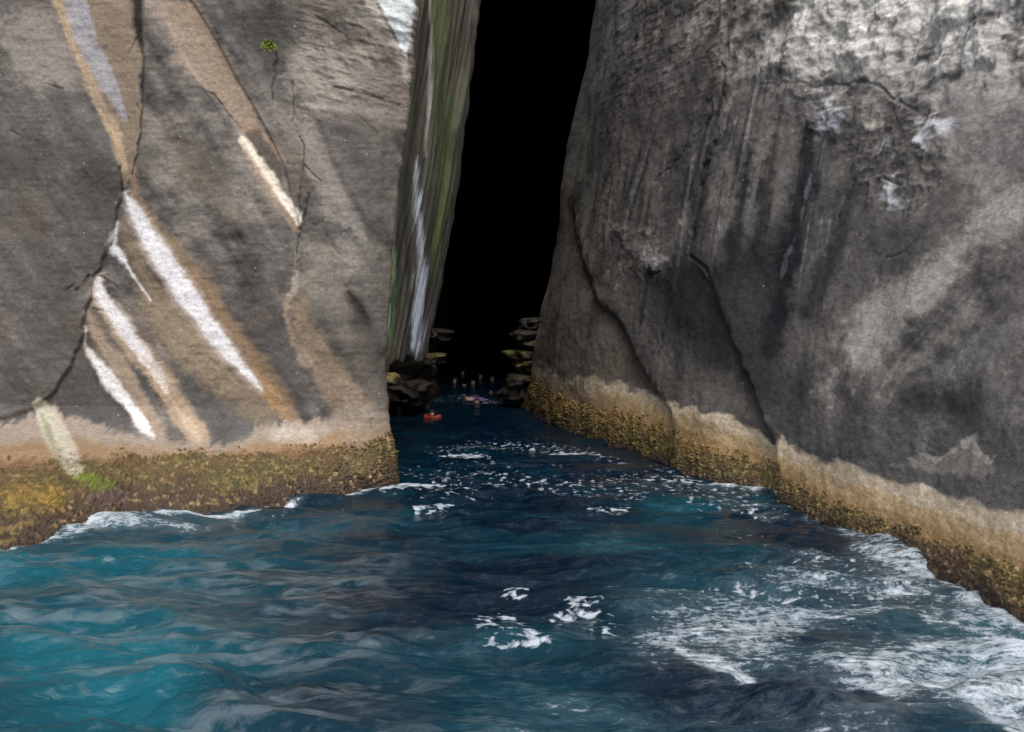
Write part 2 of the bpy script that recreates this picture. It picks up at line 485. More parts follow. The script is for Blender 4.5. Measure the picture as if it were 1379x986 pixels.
def build_crust(Q, crust, root, left):
    nn = grid_normals(Q)
    # smooth the normal so the lumps do not fold
    for _ in range(6):
        nn[1:-1, 1:-1] = (nn[:-2, 1:-1] + nn[2:, 1:-1] + nn[1:-1, :-2] + nn[1:-1, 2:]) / 4
    nn /= np.linalg.norm(nn, axis=2, keepdims=True) + 1e-9
    ref = np.array([0.2, -1, 0.4]) if left else np.array([-1, -0.3, 0.4])
    if (nn.reshape(-1, 3) @ ref).mean() < 0: nn = -nn
    u, v = pix(Q)
    X, Y, Zc = Q[..., 0], Q[..., 1], Q[..., 2]
    n1 = fbm(X * 2.2, Y * 2.2, Zc * 3, 4, 201)
    lump = np.abs(vnoise(X * 14, Y * 14, Zc * 16, 211)) * 1.0 + np.abs(vnoise(X * 30, Y * 30, Zc * 34, 212)) * 0.9 + 0.4 * vnoise(X * 40, Y * 40, Zc * 40, 213)
    d = v - np.interp(u, *crust) - (0 if left else 15) + n1 * 11 + (lump - 0.5) * 14
    thick = sstep(-6, 40, d)
    disp = -0.05 + 0.09 * sstep(-8, 5, d) + thick * (0.015 + 0.05 * n1 + 0.042 * (lump - 0.4))
    P = Q + nn * disp[..., None]
    # colours: olive on top, yellow-brown middle, dark red-brown at the wash line
    hgt = np.clip(Zc / 0.85, 0, 1)
    m = fbm(X * 1.1, Y * 1.1, Zc * 2.5, 4, 221)
    f = fbm(X * 11, Y * 11, Zc * 11, 3, 231)
    col = np.ones(Q.shape) * lin((112, 96, 52))
    olive = np.clip(0.5 + 0.9 * m, 0, 1)[..., None]
    col = lin((104, 84, 54)) * (1 - olive) + lin((92, 84, 52)) * olive
    if left:
        low = sstep(0.62, 0.25, hgt + 0.22 * m)[..., None]
    else:
        low = sstep(0.40, 0.02, hgt + 0.22 * m)[..., None]
        up = sstep(0.45, 0.9, hgt + 0.1 * m)[..., None]
        col = col * (1 - up * 0.6) + up * 0.6 * lin((138, 110, 66))
    col = col * (1 - low * 0.85) + low * 0.85 * lin((76, 60, 50))
    wet = sstep(0.16, 0.0, Zc + 0.06 * m)[..., None]
    col = col * (1 - wet * 0.7) + wet * 0.7 * lin((66, 54, 44))
    yel = sstep(0.25, 0.8, f + 0.5 * m)[..., None] * 0.40
    col = col * (1 - yel) + yel * lin((156, 132, 72))
    pale = sstep(0.55, 1.0, f - 0.3 * m)[..., None] * 0.5
    col = col * (1 - pale) + pale * lin((158, 138, 108))
    gap = sstep(0.42, 0.08, lump)[..., None] * (0.6 if left else 0.7)        # darker in the low gaps between the clumps
    col = col * (1 - gap) + gap * lin((36, 30, 24))
    if left:
        g = paint(col, stroke(u, v, [(108, 645, 7), (128, 655, 10), (146, 658, 6)]), (100, 116, 40), .8, 6, f, 8)
        col = g
        col = paint(col, stroke(u, v, [(130, 674, 10), (160, 672, 8)]), (96, 76, 76), .6, 6, f, 6)
        col = paint(col, stroke(u, v, [(20, 672, 14), (70, 676, 14)]), (152, 122, 52), .55, 12, f, 12)
        col = paint(col, stroke(u, v, [(66, 570, 16), (82, 596, 16), (100, 632, 11)]), (158, 150, 128), .9, 3, f, 4)
    col *= (1 + 0.25 * f)[..., None] * (0.95 if left else 1.15)
    o = mesh_obj('algae_crust', P - np.array(root.location), grid_faces(Q.shape[0], Q.shape[1]), M_CRUST, root, np.clip(col, 0.006, 0.6))
    o['label'] = 'knobbly brown and olive crust of algae and shells along the waterline'
    return o


left_root = build_left()

# ------------------------------------------------------------------ right cliff
WL = [on_water(*p) for p in [(1373, 829), (1340, 806), (1262, 760), (1215, 738), (1140, 714), (1092, 692), (1054, 674)]]
PL = [(11.0, -8), (9.6, -2), (8.6, 3), (7.6, 9), (6.8, 13.2)] + [(p[0], p[1]) for p in WL] + [
    (4.75, 26.0), (4.15, 27.1), (3.7, 28.8), (3.15, 31.6), (2.1, 35.1), (1.17, 38.8), (0.45, 44.2), (0.36, 46.2), (0.75, 48.5), (2.0, 52), (3.2, 60)]
PL = np.array(PL)
seg = np.concatenate([[0], np.cumsum(np.hypot(*np.diff(PL, axis=0).T))])
CRE1 = ([190, 230, 330, 390, 430, 490, 530, 570], [762, 761, 781, 800, 828, 858, 884, 905])
CRE2 = ([320, 390, 440, 490, 545, 590, 640, 690], [926, 962, 980, 998, 1020, 1043, 1051, 1056])


def smooth_curve(tq):
    # Catmull-Rom-like smoothing by averaging linear interpolation over a window
    r = 0
    offs = np.linspace(-1, 1, 9)
    for o in offs:
        t = np.clip(tq + o * np.clip(tq * 0.05, 0.3, 0.9), 0, seg[-1])
        r = r + np.stack([np.interp(t, seg, PL[:, 0]), np.interp(t, seg, PL[:, 1])], -1)
    return r / len(offs)


def right_surface():
    # columns spaced evenly as they are seen
    tt = np.linspace(0, seg[-1], 6000)
    c = smooth_curve(tt)
    uu = CX + F * c[:, 0] / np.maximum(c[:, 1], 3.0)
    dens = np.abs(np.gradient(uu)) / 1.25 + 0.004 * 6
    inside = (c[:, 1] > 13.0) & (c[:, 1] < 47.5)
    dens = np.where(inside, np.abs(np.gradient(uu)) * 0.95 + 0.012, 0.01)
    cum = np.cumsum(dens)
    nc = int(cum[-1]) + 1
    t = np.interp(np.linspace(cum[0], cum[-1], nc), cum, tt)
    c = smooth_curve(t)
    zr = np.concatenate([np.linspace(-1.0, 2.2, 230), np.linspace(2.22, 16.0, 560)[0:], np.linspace(16.3, 22, 20)])
    T, Z = np.meshgrid(t, zr)
    tx = np.gradient(c[:, 0], t); ty = np.gradient(c[:, 1], t)
    ln = np.hypot(tx, ty); nx, ny = ty / ln, -tx / ln        # points into the rock (+x side)
    # into-the-rock direction smoothed towards +x
    nx = np.abs(nx) * 0.0 + 0.94; ny = np.full_like(nx, 0.30) * np.clip((46 - c[:, 1]) / 20, 0, 1)
    near = np.clip((30 - c[:, 1]) / 14, 0, 1)
    Zp = np.maximum(Z, 0)
    lean = 0.20 * Z + near[None] * (0.05 * Zp + 0.016 * Zp ** 2) 
    lean = lean - 0.12 * np.exp(-((Z - 0.2) / 0.75) ** 2) * near[None]       # swollen foot
    P = np.stack([c[None, :, 0] + lean * nx[None], c[None, :, 1] + lean * ny[None], Z], -1)
    return P


CRACKS_R = [
    ([(982, 60, .8), (970, 170, 1.2), (952, 215, 3), (940, 280, 1.8), (930, 340, 1)], .8),
    ([(960, 150, 1), (930, 195, .6), (890, 235, 1.2), (880, 250, .4)], .4),
    ([(1025, 115, 1), (1100, 116, 1.3), (1160, 110, 1.6), (1190, 118, 2), (1205, 135, 1.6), (1240, 150, 2)], .35),
    ([(1170, 40, 2), (1180, 25, 4)], .7), ([(1200, 245, 2), (1216, 250, 3)], .6),
    ([(930, 345, 2), (950, 360, 2), (962, 400, 1.5), (972, 430, 1)], .6), ([(870, 372, 3), (885, 365, 3)], .6),
    ([(1190, 350, .8), (1225, 335, 1.6), (1235, 325, .6)], .2), ([(1130, 300, .6), (1140, 270, 1.4), (1150, 240, .4)], .5),
]
BAND_R = ([600, 705, 740, 770, 800, 830, 850, 880, 930, 980, 1025, 1042, 1052, 1075, 1110, 1150, 1200, 1250, 1300, 1379, 1600],
          [478, 488, 500, 512, 508, 512, 525, 535, 549, 562, 582, 598, 590, 606, 620, 630, 645, 660, 670, 690, 740])
CRUST_R = ([600, 705, 740, 780, 830, 870, 930, 1000, 1045, 1056, 1110, 1200, 1300, 1379, 1600],
           [488, 500, 515, 532, 545, 558, 580, 605, 622, 632, 660, 694, 726, 756, 830])


def build_right():
    P = right_surface()
    nr, nc = P.shape[:2]
    Nn = grid_normals(P)
    if Nn[300, nc // 2, 0] > 0: Nn = -Nn
    u, v = pix(P)
    X, Y, Zc = P[..., 0], P[..., 1], P[..., 2]
    w = fbm(X * 0.8, Y * 0.8, Zc * 0.8, 4, 303)
    w2 = fbm(X * 4, Y * 4, Zc * 4, 3, 309)
    disp = np.zeros(u.shape)
    # plates of rock lying over one another: the left one of each pair is set back under the edge
    for (vv, uc), A, fall, v0 in ((CRE1, 0.22, 80.0, 240), (CRE2, 0.20, 60.0, 330)):
        dl = np.interp(v + w2 * 3, vv, uc) + w2 * 2 - u
        k = sstep(v0, v0 + 110, v)
        A = A * (1 + 2.2 * sstep(560, 610, v)) if vv is CRE2[0] else A
        disp -= k * A * sstep(-1, 9, dl) * np.exp(-np.maximum(dl, 0) / fall)
        disp += k * 0.05 * np.exp(-np.maximum(-dl, 0) / 60.0) * sstep(2, -6, dl)
    disp += 0.16 * fbm(X * 0.3, Y * 0.3, Zc * 0.3, 3, 311) * sstep(0.4, 2.5, Zc)
    disp += 0.045 * w + 0.008 * w2
    # flutes that run down the wall
    sl_ = X + Y * 0.6 - Zc * 0.28
    disp += 0.025 * fbm(sl_ * 2.6, Zc * 0.22, Y * 0.1, 4, 321) * sstep(1.0, 2.5, Zc)
    disp += 0.006 * fbm(X * 9, Y * 4, Zc * 9, 3, 331)
    # pitted, broken rock high on the right
    pit = sstep(190, 60, v - (u - 1200) * -0.05 + w * 40) * sstep(930, 1080, u + w2 * 20)
    r = ridged(X * 1.1, Y * 1.1, Zc * 1.8, 5, 341)
    disp += pit * (0.08 * r + 0.05 * w2 + 0.10 * fbm(X * 2.2 - Zc * 1.2, Y * 1.4, Zc * 1.2, 4, 347) + 0.12 * fbm(X * 0.9, Y * 0.9, Zc * 1.4, 3, 345))
    pit2 = poly(u + w2 * 10, v + w2 * 10, [(1080, 130), (1260, 120), (1290, 200), (1230, 290), (1180, 300), (1140, 220), (1090, 200)])
    disp += sstep(-10, 25, pit2) * 0.12 * r
    pit3 = poly(u + w2 * 10, v + w2 * 10, [(830, 310), (890, 310), (890, 372), (850, 372)])
    disp += sstep(-12, 12, pit3) * (0.05 * r + 0.04)
    mottl = sstep(230, 60, v + w * 40) * sstep(780, 850, u) * sstep(1010, 960, u)
    disp += mottl * 0.07 * r
    for pts, k in CRACKS_R:
        disp -= 0.10 * k * sstep(-1.6, 1.2, stroke(u + w2 * 3.0, v + w2 * 3, pts))
    P2 = P + Nn * disp[..., None]
    u, v = pix(P2)
    X, Y, Zc = P2[..., 0], P2[..., 1], P2[..., 2]
    big = fbm(X * 0.35, Y * 0.35, Zc * 0.35, 4, 361)
    mid = fbm(X * 1.4, Y * 0.7, Zc * 1.7, 5, 371)
    fine = fbm(X * 6, Y * 2.6, Zc * 7, 4, 391)
    streak = fbm((X + Y * 0.6 - Zc * 0.28) * 4.5, Zc * 0.16, Y * 0.2, 5, 381, gain=0.62)
    sweep = fbm((X * 0.55 + Y * 0.7 - Zc * 0.9) * 2.4, (Zc + X * 0.4) * 0.25, Y * 0.1, 4, 383)   # diagonal run-off low on the right
    G0 = 1.0
    a = np.clip(0.5 + 0.5 * big + 0.35 * mid, 0, 1)[..., None]
    col = (lin((84, 80, 78)) * (1 - a) + lin((122, 114, 106)) * a) * G0
    rt = sstep(1040, 1150, u)
    st = streak * (1 - rt) + sweep * rt
    col *= np.clip(1 + (0.55 * (1 - rt) + 0.24 * rt) * st * (0.5 + 0.9 * sstep(-0.2, 0.6, big + mid * 0.5)) + 0.16 * mid + 0.22 * fine, 0.25, 2)[..., None]
    nz = mid + 0.7 * fine + 0.6 * streak
    S = lambda pts, c, op=1, soft=4, amt=5: paint(col, stroke(u, v, pts), c, op, soft, nz, amt, G0)
    G = lambda pts, c, op=1, soft=6, amt=6: paint(col, poly(u, v, pts), c, op, soft, nz, amt, G0)
    # thin run-off lines, dark and pale
    rr = random.Random(11)
    for k in range(70):
        x0 = rr.uniform(820, 1120); y0 = rr.uniform(60, 330); ln = rr.uniform(50, 190)
        sl = -0.16 - 0.18 * (1120 - x0) / 300 * (y0 < 180)
        wd = rr.uniform(0.4, 2.2)
        dark = rr.random() < .72
        col = S([(x0, y0, wd * .4), (x0 + sl * ln * .5, y0 + ln * .5, wd), (x0 + sl * ln, y0 + ln, .2)], (40, 40, 44) if dark else (150, 145, 140), rr.uniform(.35, .8), 2, 2.5)
    for k in range(26):
        x0 = rr.uniform(1150, 1379); y0 = rr.uniform(250, 430); ln = rr.uniform(60, 160)
        wd = rr.uniform(0.6, 3)
        col = S([(x0, y0, wd * .4), (x0 - ln * .45, y0 + ln * .5, wd), (x0 - ln * .75, y0 + ln, .2)], (66, 64, 64) if rr.random() < .6 else (150, 143, 134), rr.uniform(.25, .5), 3, 3)
    # brown lower plate
    col = G([(745, 250), (762, 240), (785, 340), (830, 430), (885, 530), (820, 515), (705, 500), (712, 420)], (104, 90, 76), .75, 8, 8)
    col = S([(760, 240, 4), (742, 300, 7), (728, 360, 5)], (138, 110, 82), .7, 6, 6)
    col = S([(722, 300, 5), (735, 280, 6)], (120, 96, 80), .7, 6, 8)
    # mossy vertical sheet by the cave edge
    col = G([(770, 150), (810, 140), (800, 340), (780, 330), (766, 240)], (104, 100, 88), .6, 10, 10)
    # dark fans and streaks
    col = G([(870, 370), (960, 340), (1060, 300), (1070, 420), (1040, 540), (1000, 560), (930, 470), (880, 440)], (46, 44, 48), .85, 30, 12)
    col = G([(930, 440), (1010, 450), (1090, 520), (1060, 600), (1000, 540)], (52, 50, 52), .7, 26, 12)
    col = S([(1092, 175, 6), (1085, 240, 12), (1070, 320, 15), (1050, 400, 14), (1035, 470, 10)], (34, 35, 44), .9, 8, 8)
    col = S([(1010, 200, 4), (995, 280, 8), (985, 360, 9)], (38, 40, 44), .85, 7, 7)
    col = S([(1045, 190, 3), (1030, 270, 6), (1018, 350, 7)], (44, 44, 48), .8, 7, 7)
    col = S([(955, 200, 4), (942, 270, 5), (934, 340, 4)], (54, 54, 58), .8, 5, 6)
    col = S([(1150, 250, 3), (1125, 340, 8), (1090, 420, 10)], (54, 51, 50), .8, 12, 10)
    col = G([(1160, 280), (1230, 290), (1240, 340), (1170, 400), (1120, 420)], (82, 79, 77), .7, 24, 16)
    col = S([(800, 360, 6), (830, 420, 8), (865, 480, 8), (895, 530, 6)], (76, 71, 66), .7, 8, 5)
    col = S([(985, 485, 5), (1010, 540, 7), (1040, 590, 6)], (74, 70, 66), .7, 7, 5)
    col = G([(880, 500), (990, 500), (1020, 570), (960, 550), (890, 535)], (98, 90, 82), .6, 12, 8)
    col = G([(1070, 600), (1150, 560), (1330, 560), (1379, 600), (1379, 680), (1250, 650), (1130, 620)], (92, 89, 87), .6, 24, 14)
    col = S([(1080, 605, 8), (1130, 625, 6)], (74, 73, 76), .7, 8, 6)
    # pale weathered rock and bird-lime on the right
    pale = (sstep(175, 50, v + mid * 45 + big * 30) * sstep(930, 1180, u + mid * 60))
    pale = np.clip(pale + 0.0, 0, 1) * np.clip(0.62 + 0.8 * mid + 0.4 * fine, 0, 1)
    col = col * (1 - pale[..., None]) + pale[..., None] * lin((196, 191, 182))
    col = S([(1379, 270, 14), (1290, 340, 22), (1200, 420, 24), (1110, 520, 16)], (158, 150, 139), .85, 18, 16)
    col = S([(1379, 370, 6), (1300, 420, 8), (1220, 500, 8)], (138, 130, 120), .7, 12, 12)
    col = S([(1360, 440, 10), (1280, 500, 10), (1240, 590, 10)], (122, 118, 113), .6, 18, 16)
    col = G([(1290, 110), (1379, 90), (1379, 210), (1300, 260), (1260, 180)], (138, 132, 126), .7, 18, 14)
    col = S([(1196, 195, 2), (1206, 225, 5), (1195, 262, 6), (1205, 275, 5)], (200, 197, 204), .7, 8, 16)
    col = S([(1235, 190, 3), (1250, 165, 5), (1275, 175, 3)], (196, 194, 202), .65, 8, 18)
    col = S([(1110, 125, 8), (1120, 150, 7), (1105, 185, 4)], (176, 176, 186), .6, 9, 18)
    col = S([(1170, 168, 4), (1185, 165, 3)], (190, 178, 160), .8, 4, 4)
    col = S([(870, 345, 5), (884, 352, 5)], (196, 188, 184), .85, 5, 9)
    col = S([(845, 335, 10), (870, 330, 12)], (136, 122, 118), .7, 9, 12)
    col = S([(1092, 235, 1), (1076, 310, 2), (1060, 345, 2.5), (1046, 395, .8)], (112, 122, 132), .5, 2, 4)
    # pale streaks top left
    for k, (x0, x1) in enumerate(((968, 905), (950, 895), (985, 935), (1012, 980), (1000, 955), (890, 858), (865, 840))):
        col = S([(x0 + 8, -10, 3), ((x0 + x1) / 2 + 6, 65, 3), (x1, 150, 1)], (158, 144, 128), .6, 4, 6)
    col = G([(800, 20), (860, 15), (850, 110), (800, 130), (775, 160)], (96, 90, 92), .5, 14, 14)
    col = G([(830, 80), (960, 60), (940, 150), (870, 190), (820, 200)], (100, 92, 90), .5, 24, 20)
    for pts, k in CRACKS_R:
        col = paint(col, stroke(u + w2 * 3.0, v + w2 * 3, pts), (38, 36, 38), 0.7 * k, 1.5)  # crack shade painted into the rock colour
    # salt-pale band above the crust, with a ragged splash higher up
    bt = np.interp(u, *BAND_R) + mid * 7 + fine * 3
    ct = np.interp(u, *CRUST_R)
    front = Zc < 2.3
    fuzz = fbm(X * 3, Y * 1.3, Zc * 5.0, 4, 431) * 7
    d = np.where(front & (u > 690), v - bt, -99)
    op = np.interp(u, [700, 790, 840, 1000], [0.35, 0.5, 0.85, 0.95])[..., None]
    c0 = col.copy()
    col = paint(col, d + fuzz, (214, 194, 166), .95, 5)
    col = paint(col, np.where(front, v - bt - 0.5 * (ct - bt), -99) + fuzz, (188, 157, 112), .9, 10)
    col = paint(col, np.where(front, v - bt - 0.95 * (ct - bt), -99) + fuzz, (160, 128, 82), .85, 8)
    col = c0 * (1 - op) + col * op
    col = G([(1205, 628), (1240, 612), (1262, 620), (1290, 606), (1312, 583), (1318, 588), (1316, 610), (1334, 622), (1342, 614), (1340, 640), (1290, 640), (1240, 632)], (136, 127, 118), .8, 4, 5)
    col = S([(1200, 626, 1), (1240, 612, 2), (1262, 619, 2), (1290, 606, 3), (1313, 584, 3), (1316, 608, 2.5), (1334, 624, 3), (1343, 612, 2)], (176, 164, 146), .6, 2.5, 6)
    lum = (col @ np.array([.3, .55, .15]))[..., None]
    isband = sstep(-6, 4, np.where(front, v - bt, -99))[..., None]
    k_ = 0.70 + 0.26 * isband
    col = lum * np.array([.99, 1.0, 1.03]) * (1 - k_) + col * k_
    col = col * np.where(isband > .5, 1.0, 1.06 * np.clip(lum / 0.14, .15, 2.0) ** 0.20)
    col = np.clip(col, 0.008, 0.8)
    root = empty('cliff', (5.5, 24, 0))
    tag(root, 'dark rounded granite cliff right of the cleft, streaked black and pale near its top', 'cliff', 'cliffs either side of the sea cave')
    mesh_obj('rock_face', P2 - np.array(root.location), grid_faces(nr, nc), M_RIGHT, root, col)
    rows = P[:, 0, 2]
    r1 = int(np.searchsorted(rows, 1.7))
    Q = P2[:r1]
    fi = np.linspace(0, r1 - 1, 230); fj = np.linspace(0, nc - 1, 1200)
    i0 = np.clip(fi.astype(int), 0, r1 - 2); j0 = np.clip(fj.astype(int), 0, nc - 2)
    a = (fi - i0)[:, None, None]; b = (fj - j0)[None, :, None]
    Q = (Q[i0][:, j0] * (1 - a) + Q[i0 + 1][:, j0] * a) * (1 - b) + (Q[i0][:, j0 + 1] * (1 - a) + Q[i0 + 1][:, j0 + 1] * a) * b
    build_crust(Q, CRUST_R, root, left=False)
    return root


right_root = build_right()


# ------------------------------------------------------------------ streaked wall just inside the cleft
def build_inner():
    zr = np.concatenate([np.linspace(1.6, 13.0, 420), np.linspace(13.2, 18, 16)])
    sil_v = [-200, 10, 100, 180, 250, 330, 390, 450, 490]
    sil_u = [662, 640, 630, 620, 612, 600, 590, 577, 570]
    yd = 31.0
    sz = [4 - (v - HZ) * yd / F for v in sil_v][::-1]; sx_ = [(u - CX) * yd / F for u in sil_u][::-1]
    cols = np.linspace(0, 1, 190)
    Z, K = np.meshgrid(zr, cols, indexing='ij')
    xl = np.interp(Z, zz, xx) - 0.55; xr = np.interp(Z, sz, sx_)
    k = np.clip(K / 0.75, 0, 1); kb = np.clip((K - 0.75) / 0.25, 0, 1)
    P = np.stack([xl + (xr - xl) * k ** 0.85 - 1.6 * kb ** 2, 26.9 + (yd - 26.9) * k ** 1.15 + 7 * kb, Z], -1)
    # the foot of the wall is cut back under
    foot = sstep(2.45, 2.05, Z + 0.2 * np.sin(K * 9) + 0.12 * np.sin(K * 31))
    P[..., 0] -= 1.3 * foot
    n = grid_normals(P)
    if n[200, 60, 0] < 0: n = -n
    X, Y, Zc = P[..., 0], P[..., 1], P[..., 2]
    fl = fbm((Y - Zc * 0.12) * 2.2, X * 0.3, Zc * 0.13, 5, 501)
    fl2 = fbm((Y - Zc * 0.12) * 9, X * 0.3, Zc * 0.3, 5, 511)
    P2 = P + n * (0.16 * fl + 0.05 * fl2)[..., None]
    u, v = pix(P2)
    mid = fbm(X * 2, Y * 2, Zc * 0.8, 4, 521)
    col = np.ones(P.shape) * lin((72, 69, 62))
    col *= np.clip(1 + 0.85 * fl2 + 0.3 * mid + 0.3 * fl, 0.25, 2)[..., None]
    G0 = 0.75
    nz = fl2 + mid
    S = lambda pts, c, op=1, soft=3, amt=4: paint(col, stroke(u, v, pts), c, op, soft, nz, amt, G0)
    col = S([(590, 0, 16), (600, 120, 14), (596, 240, 12)], (96, 104, 66), .7, 10, 8)
    col = S([(608, 130, 4), (602, 170, 9), (596, 220, 9), (592, 270, 9), (586, 330, 6)], (80, 98, 54), .75, 6, 8)
    col = S([(603, 210, 5), (598, 250, 8), (594, 300, 6), (586, 370, 4)], (96, 104, 66), .55, 6, 8)
    col = S([(620, 100, 6), (612, 170, 5)], (120, 114, 104), .6, 6, 6)
    col = S([(579, -10, 2), (580, 60, 2.2), (578, 140, 2), (573, 210, 1.5)], (176, 170, 160), .85, 2, 2)
    col = S([(562, 210, 1.5), (560, 250, 2.5), (565, 300, 3), (569, 350, 6), (562, 420, 9), (556, 480, 4)], (206, 214, 224), .85, 4, 6)
    col = S([(572, 360, 6), (566, 420, 8), (560, 470, 5)], (196, 204, 226), .75, 4, 6)
    col = S([(545, 260, 2), (548, 330, 3), (550, 420, 3)], (40, 40, 42), .85, 4, 5)
    col = S([(527, 300, 3), (530, 340, 6), (528, 420, 6), (520, 480, 3)], (136, 160, 110), .85, 4, 5)
    col = S([(532, 380, 4), (526, 440, 4)], (66, 96, 72), .8, 3, 4)
    col = S([(522, 410, 2), (520, 450, 3), (516, 495, 3)], (196, 216, 206), .9, 2, 3)
    col = S([(553, 60, 4), (546, 160, 4), (538, 250, 4)], (70, 64, 60), .7, 5, 4)
    col = S([(600, 60, 3), (592, 200, 4), (580, 330, 3)], (38, 42, 34), .6, 5, 8)
    col = S([(568, 40, 3), (556, 200, 4)], (48, 48, 44), .6, 5, 8)
    lowz = sstep(2.9, 2.2, Zc + 0.2 * fl2)[..., None]
    col = col * (1 - lowz * 0.8) + lowz * 0.8 * lin((58, 48, 36))
    root = empty('cliff', (-2.5, 29, 0))
    tag(root, 'narrow wall of rock just inside the cleft, with green and white vertical streaks', 'cliff', 'cliffs either side of the sea cave')
    mesh_obj('rock_face', P2 - np.array(root.location), grid_faces(*P.shape[:2]), M_INNER, root, np.clip(col, .006, .7))
    return root


inner_root = build_inner()


# ------------------------------------------------------------------ inside of the cave
def build_cave():
    ys = np.concatenate([np.linspace(44.5, 60, 50), np.linspace(61, 130, 60)])
    K = np.linspace(0, 1, 120)

    def wall(Yg, Kg, left_only):
        top = np.where(Yg < 44.5, 17.0, np.interp(Yg, [44.5, 130], [17.0, 41.0]))
        xl = np.interp(Yg, [31.5, 38, 46, 60, 130], [-5.2, -5.4, -4.9, -4.3, -5.0])
        xr = np.interp(Yg, [31.5, 46, 50, 60, 130], [5.2, 4.2, 3.0, 3.2, 3.5]) + 1.2
        if left_only:
            a, b, c = Kg, 0 * Kg, 0 * Kg
        else:   # left wall up, roof across, right wall down
            a = np.clip(Kg / 0.42, 0, 1); b = np.clip((Kg - 0.42) / 0.16, 0, 1); c = np.clip((Kg - 0.58) / 0.42, 0, 1)
        X = xl + a * top * 0.12 + b * (xr - xl)
        Z = -1.0 + (top + 1.0) * a - (top + 1.0) * c + 1.2 * np.sin(b * math.pi)
        P = np.stack([X, Yg, Z], -1)
        P = P + grid_normals(P) * (0.5 * fbm(X * 0.5, Yg * 0.5, Z * 0.5, 5, 601))[..., None]
        m = fbm(X, Yg, Z, 4, 611)
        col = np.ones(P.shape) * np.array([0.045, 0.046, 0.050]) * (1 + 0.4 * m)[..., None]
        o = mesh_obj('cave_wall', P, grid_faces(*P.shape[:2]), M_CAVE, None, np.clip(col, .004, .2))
        tag(o, kind='structure')

    wall(*np.meshgrid(ys, K, indexing='ij'), False)
    wall(*np.meshgrid(np.linspace(31.5, 44.5, 40), np.linspace(0, 1, 60), indexing='ij'), True)
    # far end
    xs = np.linspace(-9, 9, 60); zs = np.linspace(-1, 44, 80)
    Zg, Xg = np.meshgrid(zs, xs, indexing='ij')
    Yb = 118 + 2.5 * fbm(Xg * 0.3, Zg * 0.3, Xg * 0, 4, 621)
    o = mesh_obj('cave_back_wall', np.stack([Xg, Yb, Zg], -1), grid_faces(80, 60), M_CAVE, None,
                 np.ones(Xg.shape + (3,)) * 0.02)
    tag(o, kind='structure')


build_cave()


# ------------------------------------------------------------------ rock shelves in the cleft
def lump(name, loc, size, seed, c_top, c_side, parent=None, mat=None):
    nu, nv = 56, 36
    th, ph = np.meshgrid(np.linspace(0, 2 * math.pi, nu, endpoint=False), np.linspace(0.02, math.pi - 0.02, nv))
    sq = lambda t, e: np.sign(t) * np.abs(t) ** e
    X = sq(np.cos(th), .8) * sq(np.sin(ph), .6); Y = sq(np.sin(th), .8) * sq(np.sin(ph), .6); Z = sq(np.cos(ph), .7)
    s = np.array(size)
    wx, wy, wz = X * s[0] + loc[0], Y * s[1] + loc[1], Z * s[2] + loc[2]
    d = 1 + 0.55 * fbm(wx * 1.9, wy * 1.9, wz * 3, 4, seed) + 0.12 * fbm(wx * 6, wy * 6, wz * 6, 3, seed + 3)
    P = np.stack([X * s[0] * d, Y * s[1] * d, Z * s[2] * (0.7 + 0.3 * d)], -1)
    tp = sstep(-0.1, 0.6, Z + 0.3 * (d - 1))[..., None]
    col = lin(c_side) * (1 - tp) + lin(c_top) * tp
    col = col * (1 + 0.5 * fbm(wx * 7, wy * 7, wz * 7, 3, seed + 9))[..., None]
    f = []
    for j in range(nv - 1):
        for i in range(nu):
            f.append((j * nu + i, (j + 1) * nu + i, (j + 1) * nu + (i + 1) % nu, j * nu + (i + 1) % nu))
    base = np.array(loc) - (np.array(parent.location) if parent else 0)
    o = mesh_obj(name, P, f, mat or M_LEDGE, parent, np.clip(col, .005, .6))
    o.location = base
    return o


# shelves that stick out of the right wall's inner edge
for k, (uu_, vv_, sx_, sz_) in enumerate(((708, 436, .5, .22), (704, 453, .55, .26), (708, 466, .5, .24), (702, 480, .62, .24), (707, 495, .6, .28), (703, 512, .72, .30), (706, 534, .95, .4))):
    p = at_depth(uu_ + 4, vv_, 45.2)
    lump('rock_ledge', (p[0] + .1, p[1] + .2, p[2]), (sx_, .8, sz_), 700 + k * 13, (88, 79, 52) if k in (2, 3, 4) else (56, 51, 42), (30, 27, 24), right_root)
p = at_depth(709, 500, 45.6)
lump('rock_ledge', (p[0] + .1, p[1] + .3, p[2]), (.42, .9, 1.75), 790, (50, 44, 36), (30, 27, 24), right_root)
# shelves under the streaked wall
p = at_depth(526, 511, 28.2)
lump('rock_ledge', (p[0] - .12, p[1], p[2]), (.38, .7, .15), 811, (128, 112, 72), (44, 36, 28), inner_root)

